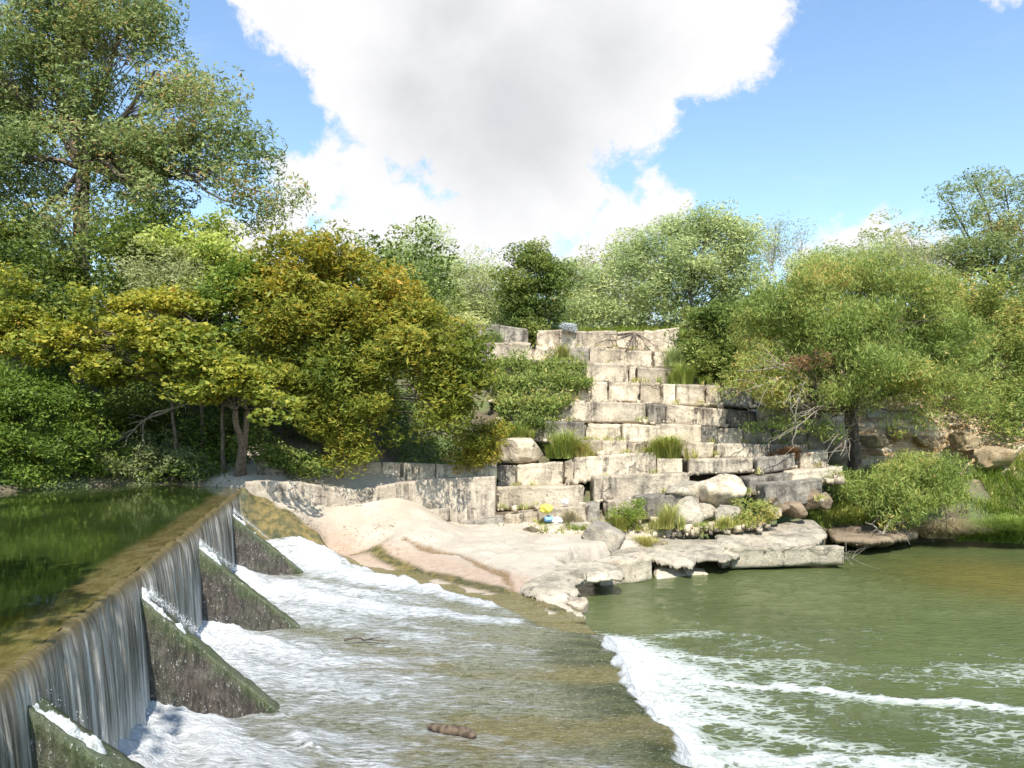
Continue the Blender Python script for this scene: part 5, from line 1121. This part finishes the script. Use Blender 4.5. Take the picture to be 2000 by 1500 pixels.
brush('river_edge_brush', 'low green growth hanging over the river edge on the left', 36000, -26, -9.3, 21.6, 26, .8, M['l_green'], 107, lambda x, y: (sdist(x, y, UPW) > .0)*(sdist(x, y, UPW) < 2.2)*1., tint=(0,.75), L=.13, W=.05)
brush('left_brush_high', 'dark woodland growth behind the trees on the left', 50000, -30, -3, 31, 44, 4.2, M['l_dark'], 104, tint=(0,.9), L=.22, W=.1)
0 and brush('bank_scrub', 'scrubby growth at the foot of the yellow bank', 14000, 13.5, 24, 30, 33.5, .8, M['l_willow'], 105, tint=(.2,1))
# fallen leaf litter on the stone near the wall foot
r_ = np.random.RandomState(5); q = np.concatenate([np.stack([r_.normal(a_, s_, n_), r_.normal(b_, s2, n_)], 1) for a_, b_, s_, s2, n_ in ((-3.6,22.9,.6,.2,50),(-6.6,22.9,.8,.2,200),(5,25,2,.5,200),(-4.4,23.8,.5,.2,90))])
q = q[(q[:,0] > damX(q[:,1])+.3)]
C = np.stack([q[:,0], q[:,1], ground_z(q[:,0], q[:,1])+.012], 1); V, Fm = leaves(C, np.array([0,0,4.]), .07, .035, .15)
obj('leaf_litter', mesh_np('leaf_litter', V, Fm, M['l_red'], False, {'tint': ('FACE', r_.rand(len(C)))}), kind='stuff', label='dead leaves scattered over the stone at the wall foot', cat='leaf litter')
# shade tree added out of view on the left to darken the near dam
tree('shade_tree', 'unseen tree left of the camera, added to shade the near end of the dam', 'tree', (-7.2, -2.5, 2.8),
     [((-6.0,2.6,9.3),(1.2,1.4,.8)), ((-7.4,3.4,9.6),(1.7,1.4,.9)), ((-6.6,-1,8.8),(1.6,1.4,1.0))],
     M['l_dark'], M['bark'], 260, 60, .4, .2, .12, trunk_r=.2, seed=71, twigs=60, shell=.1)

# loose stones, crumbs and weeds along the ledges
def rubble(n, seed):
    r_ = np.random.RandomState(seed); V0 = np.array([[x,y,z] for x in (-1,1) for y in (-1,1) for z in (-1,1)], float)
    Fq = np.array([[0,1,3,2],[4,6,7,5],[0,4,5,1],[2,3,7,6],[0,2,6,4],[1,5,7,3]]); Vs, Fs = [], []
    spots = []
    for tier, L in TI.items():
        for (x0,x1,t0,t1,b0_,b1_,s) in L:
            k = int((x1-x0)/16*(1.9 if s == 'r' else 1))
            for j in range(k):
                f = r_.rand() if r_.rand() < .45 else (0 if r_.rand() < .5 else 1)+r_.randn()*.03
                spots.append(P(x0+(x1-x0)*f, (b0_+(b1_-b0_)*f)+r_.uniform(-1,1.5), DEP[tier]-.08-r_.rand()*.25+(max(0, x0-1460)/180*1.2 if tier >= 5 else 0)))
    for j in range(340):
        px_ = r_.uniform(1040, 1500); spots.append(P(px_, 1040-max(0,(px_-1250))*.07+r_.uniform(-8,6), 25.1+r_.uniform(-.4,.4)))
    C = np.array(spots); n = len(C); C[:,2] = np.where(C[:,1] < 25.8, np.maximum(ground_z(C[:,0], C[:,1]), C[:,2]-.1), C[:,2])
    s_ = .03+.10*r_.rand(n)**3; S = s_[:,None,None]*(.6+.6*r_.rand(n,1,3)); V = V0[None]*S*(1+.35*r_.randn(n,8,3)*.8)
    a = r_.rand(n)*6.28; ca, sa = np.cos(a), np.sin(a); x = V[:,:,0]*ca[:,None]-V[:,:,1]*sa[:,None]; y = V[:,:,0]*sa[:,None]+V[:,:,1]*ca[:,None]
    V[:,:,0] = x; V[:,:,1] = y; V += C[:,None,:]
    return V.reshape(-1,3), (Fq[None]+8*np.arange(n)[:,None,None]).reshape(-1,4), C
V, Fm, CR = rubble(0, 7)
obj('ledge_rubble', mesh_np('ledge_rubble', V, Fm, M['lime_r']), kind='stuff', label='crumbled stones and grit lying along the ledges and wall foot', cat='rubble')
r_ = np.random.RandomState(8); sel = CR[r_.permutation(len(CR))[:170]]; kk = np.repeat(np.arange(len(sel)), 34)
Pos = sel[kk]+r_.randn(len(kk), 3)*[.10,.06,.0]
obj('ledge_weeds', grass_mesh('ledge_weeds', Pos, .30, .018, .8, M['l_grass'], 9, (.1,1)), kind='stuff', label='small dry weeds sprouting from the joints of the stepped wall', cat='weeds')
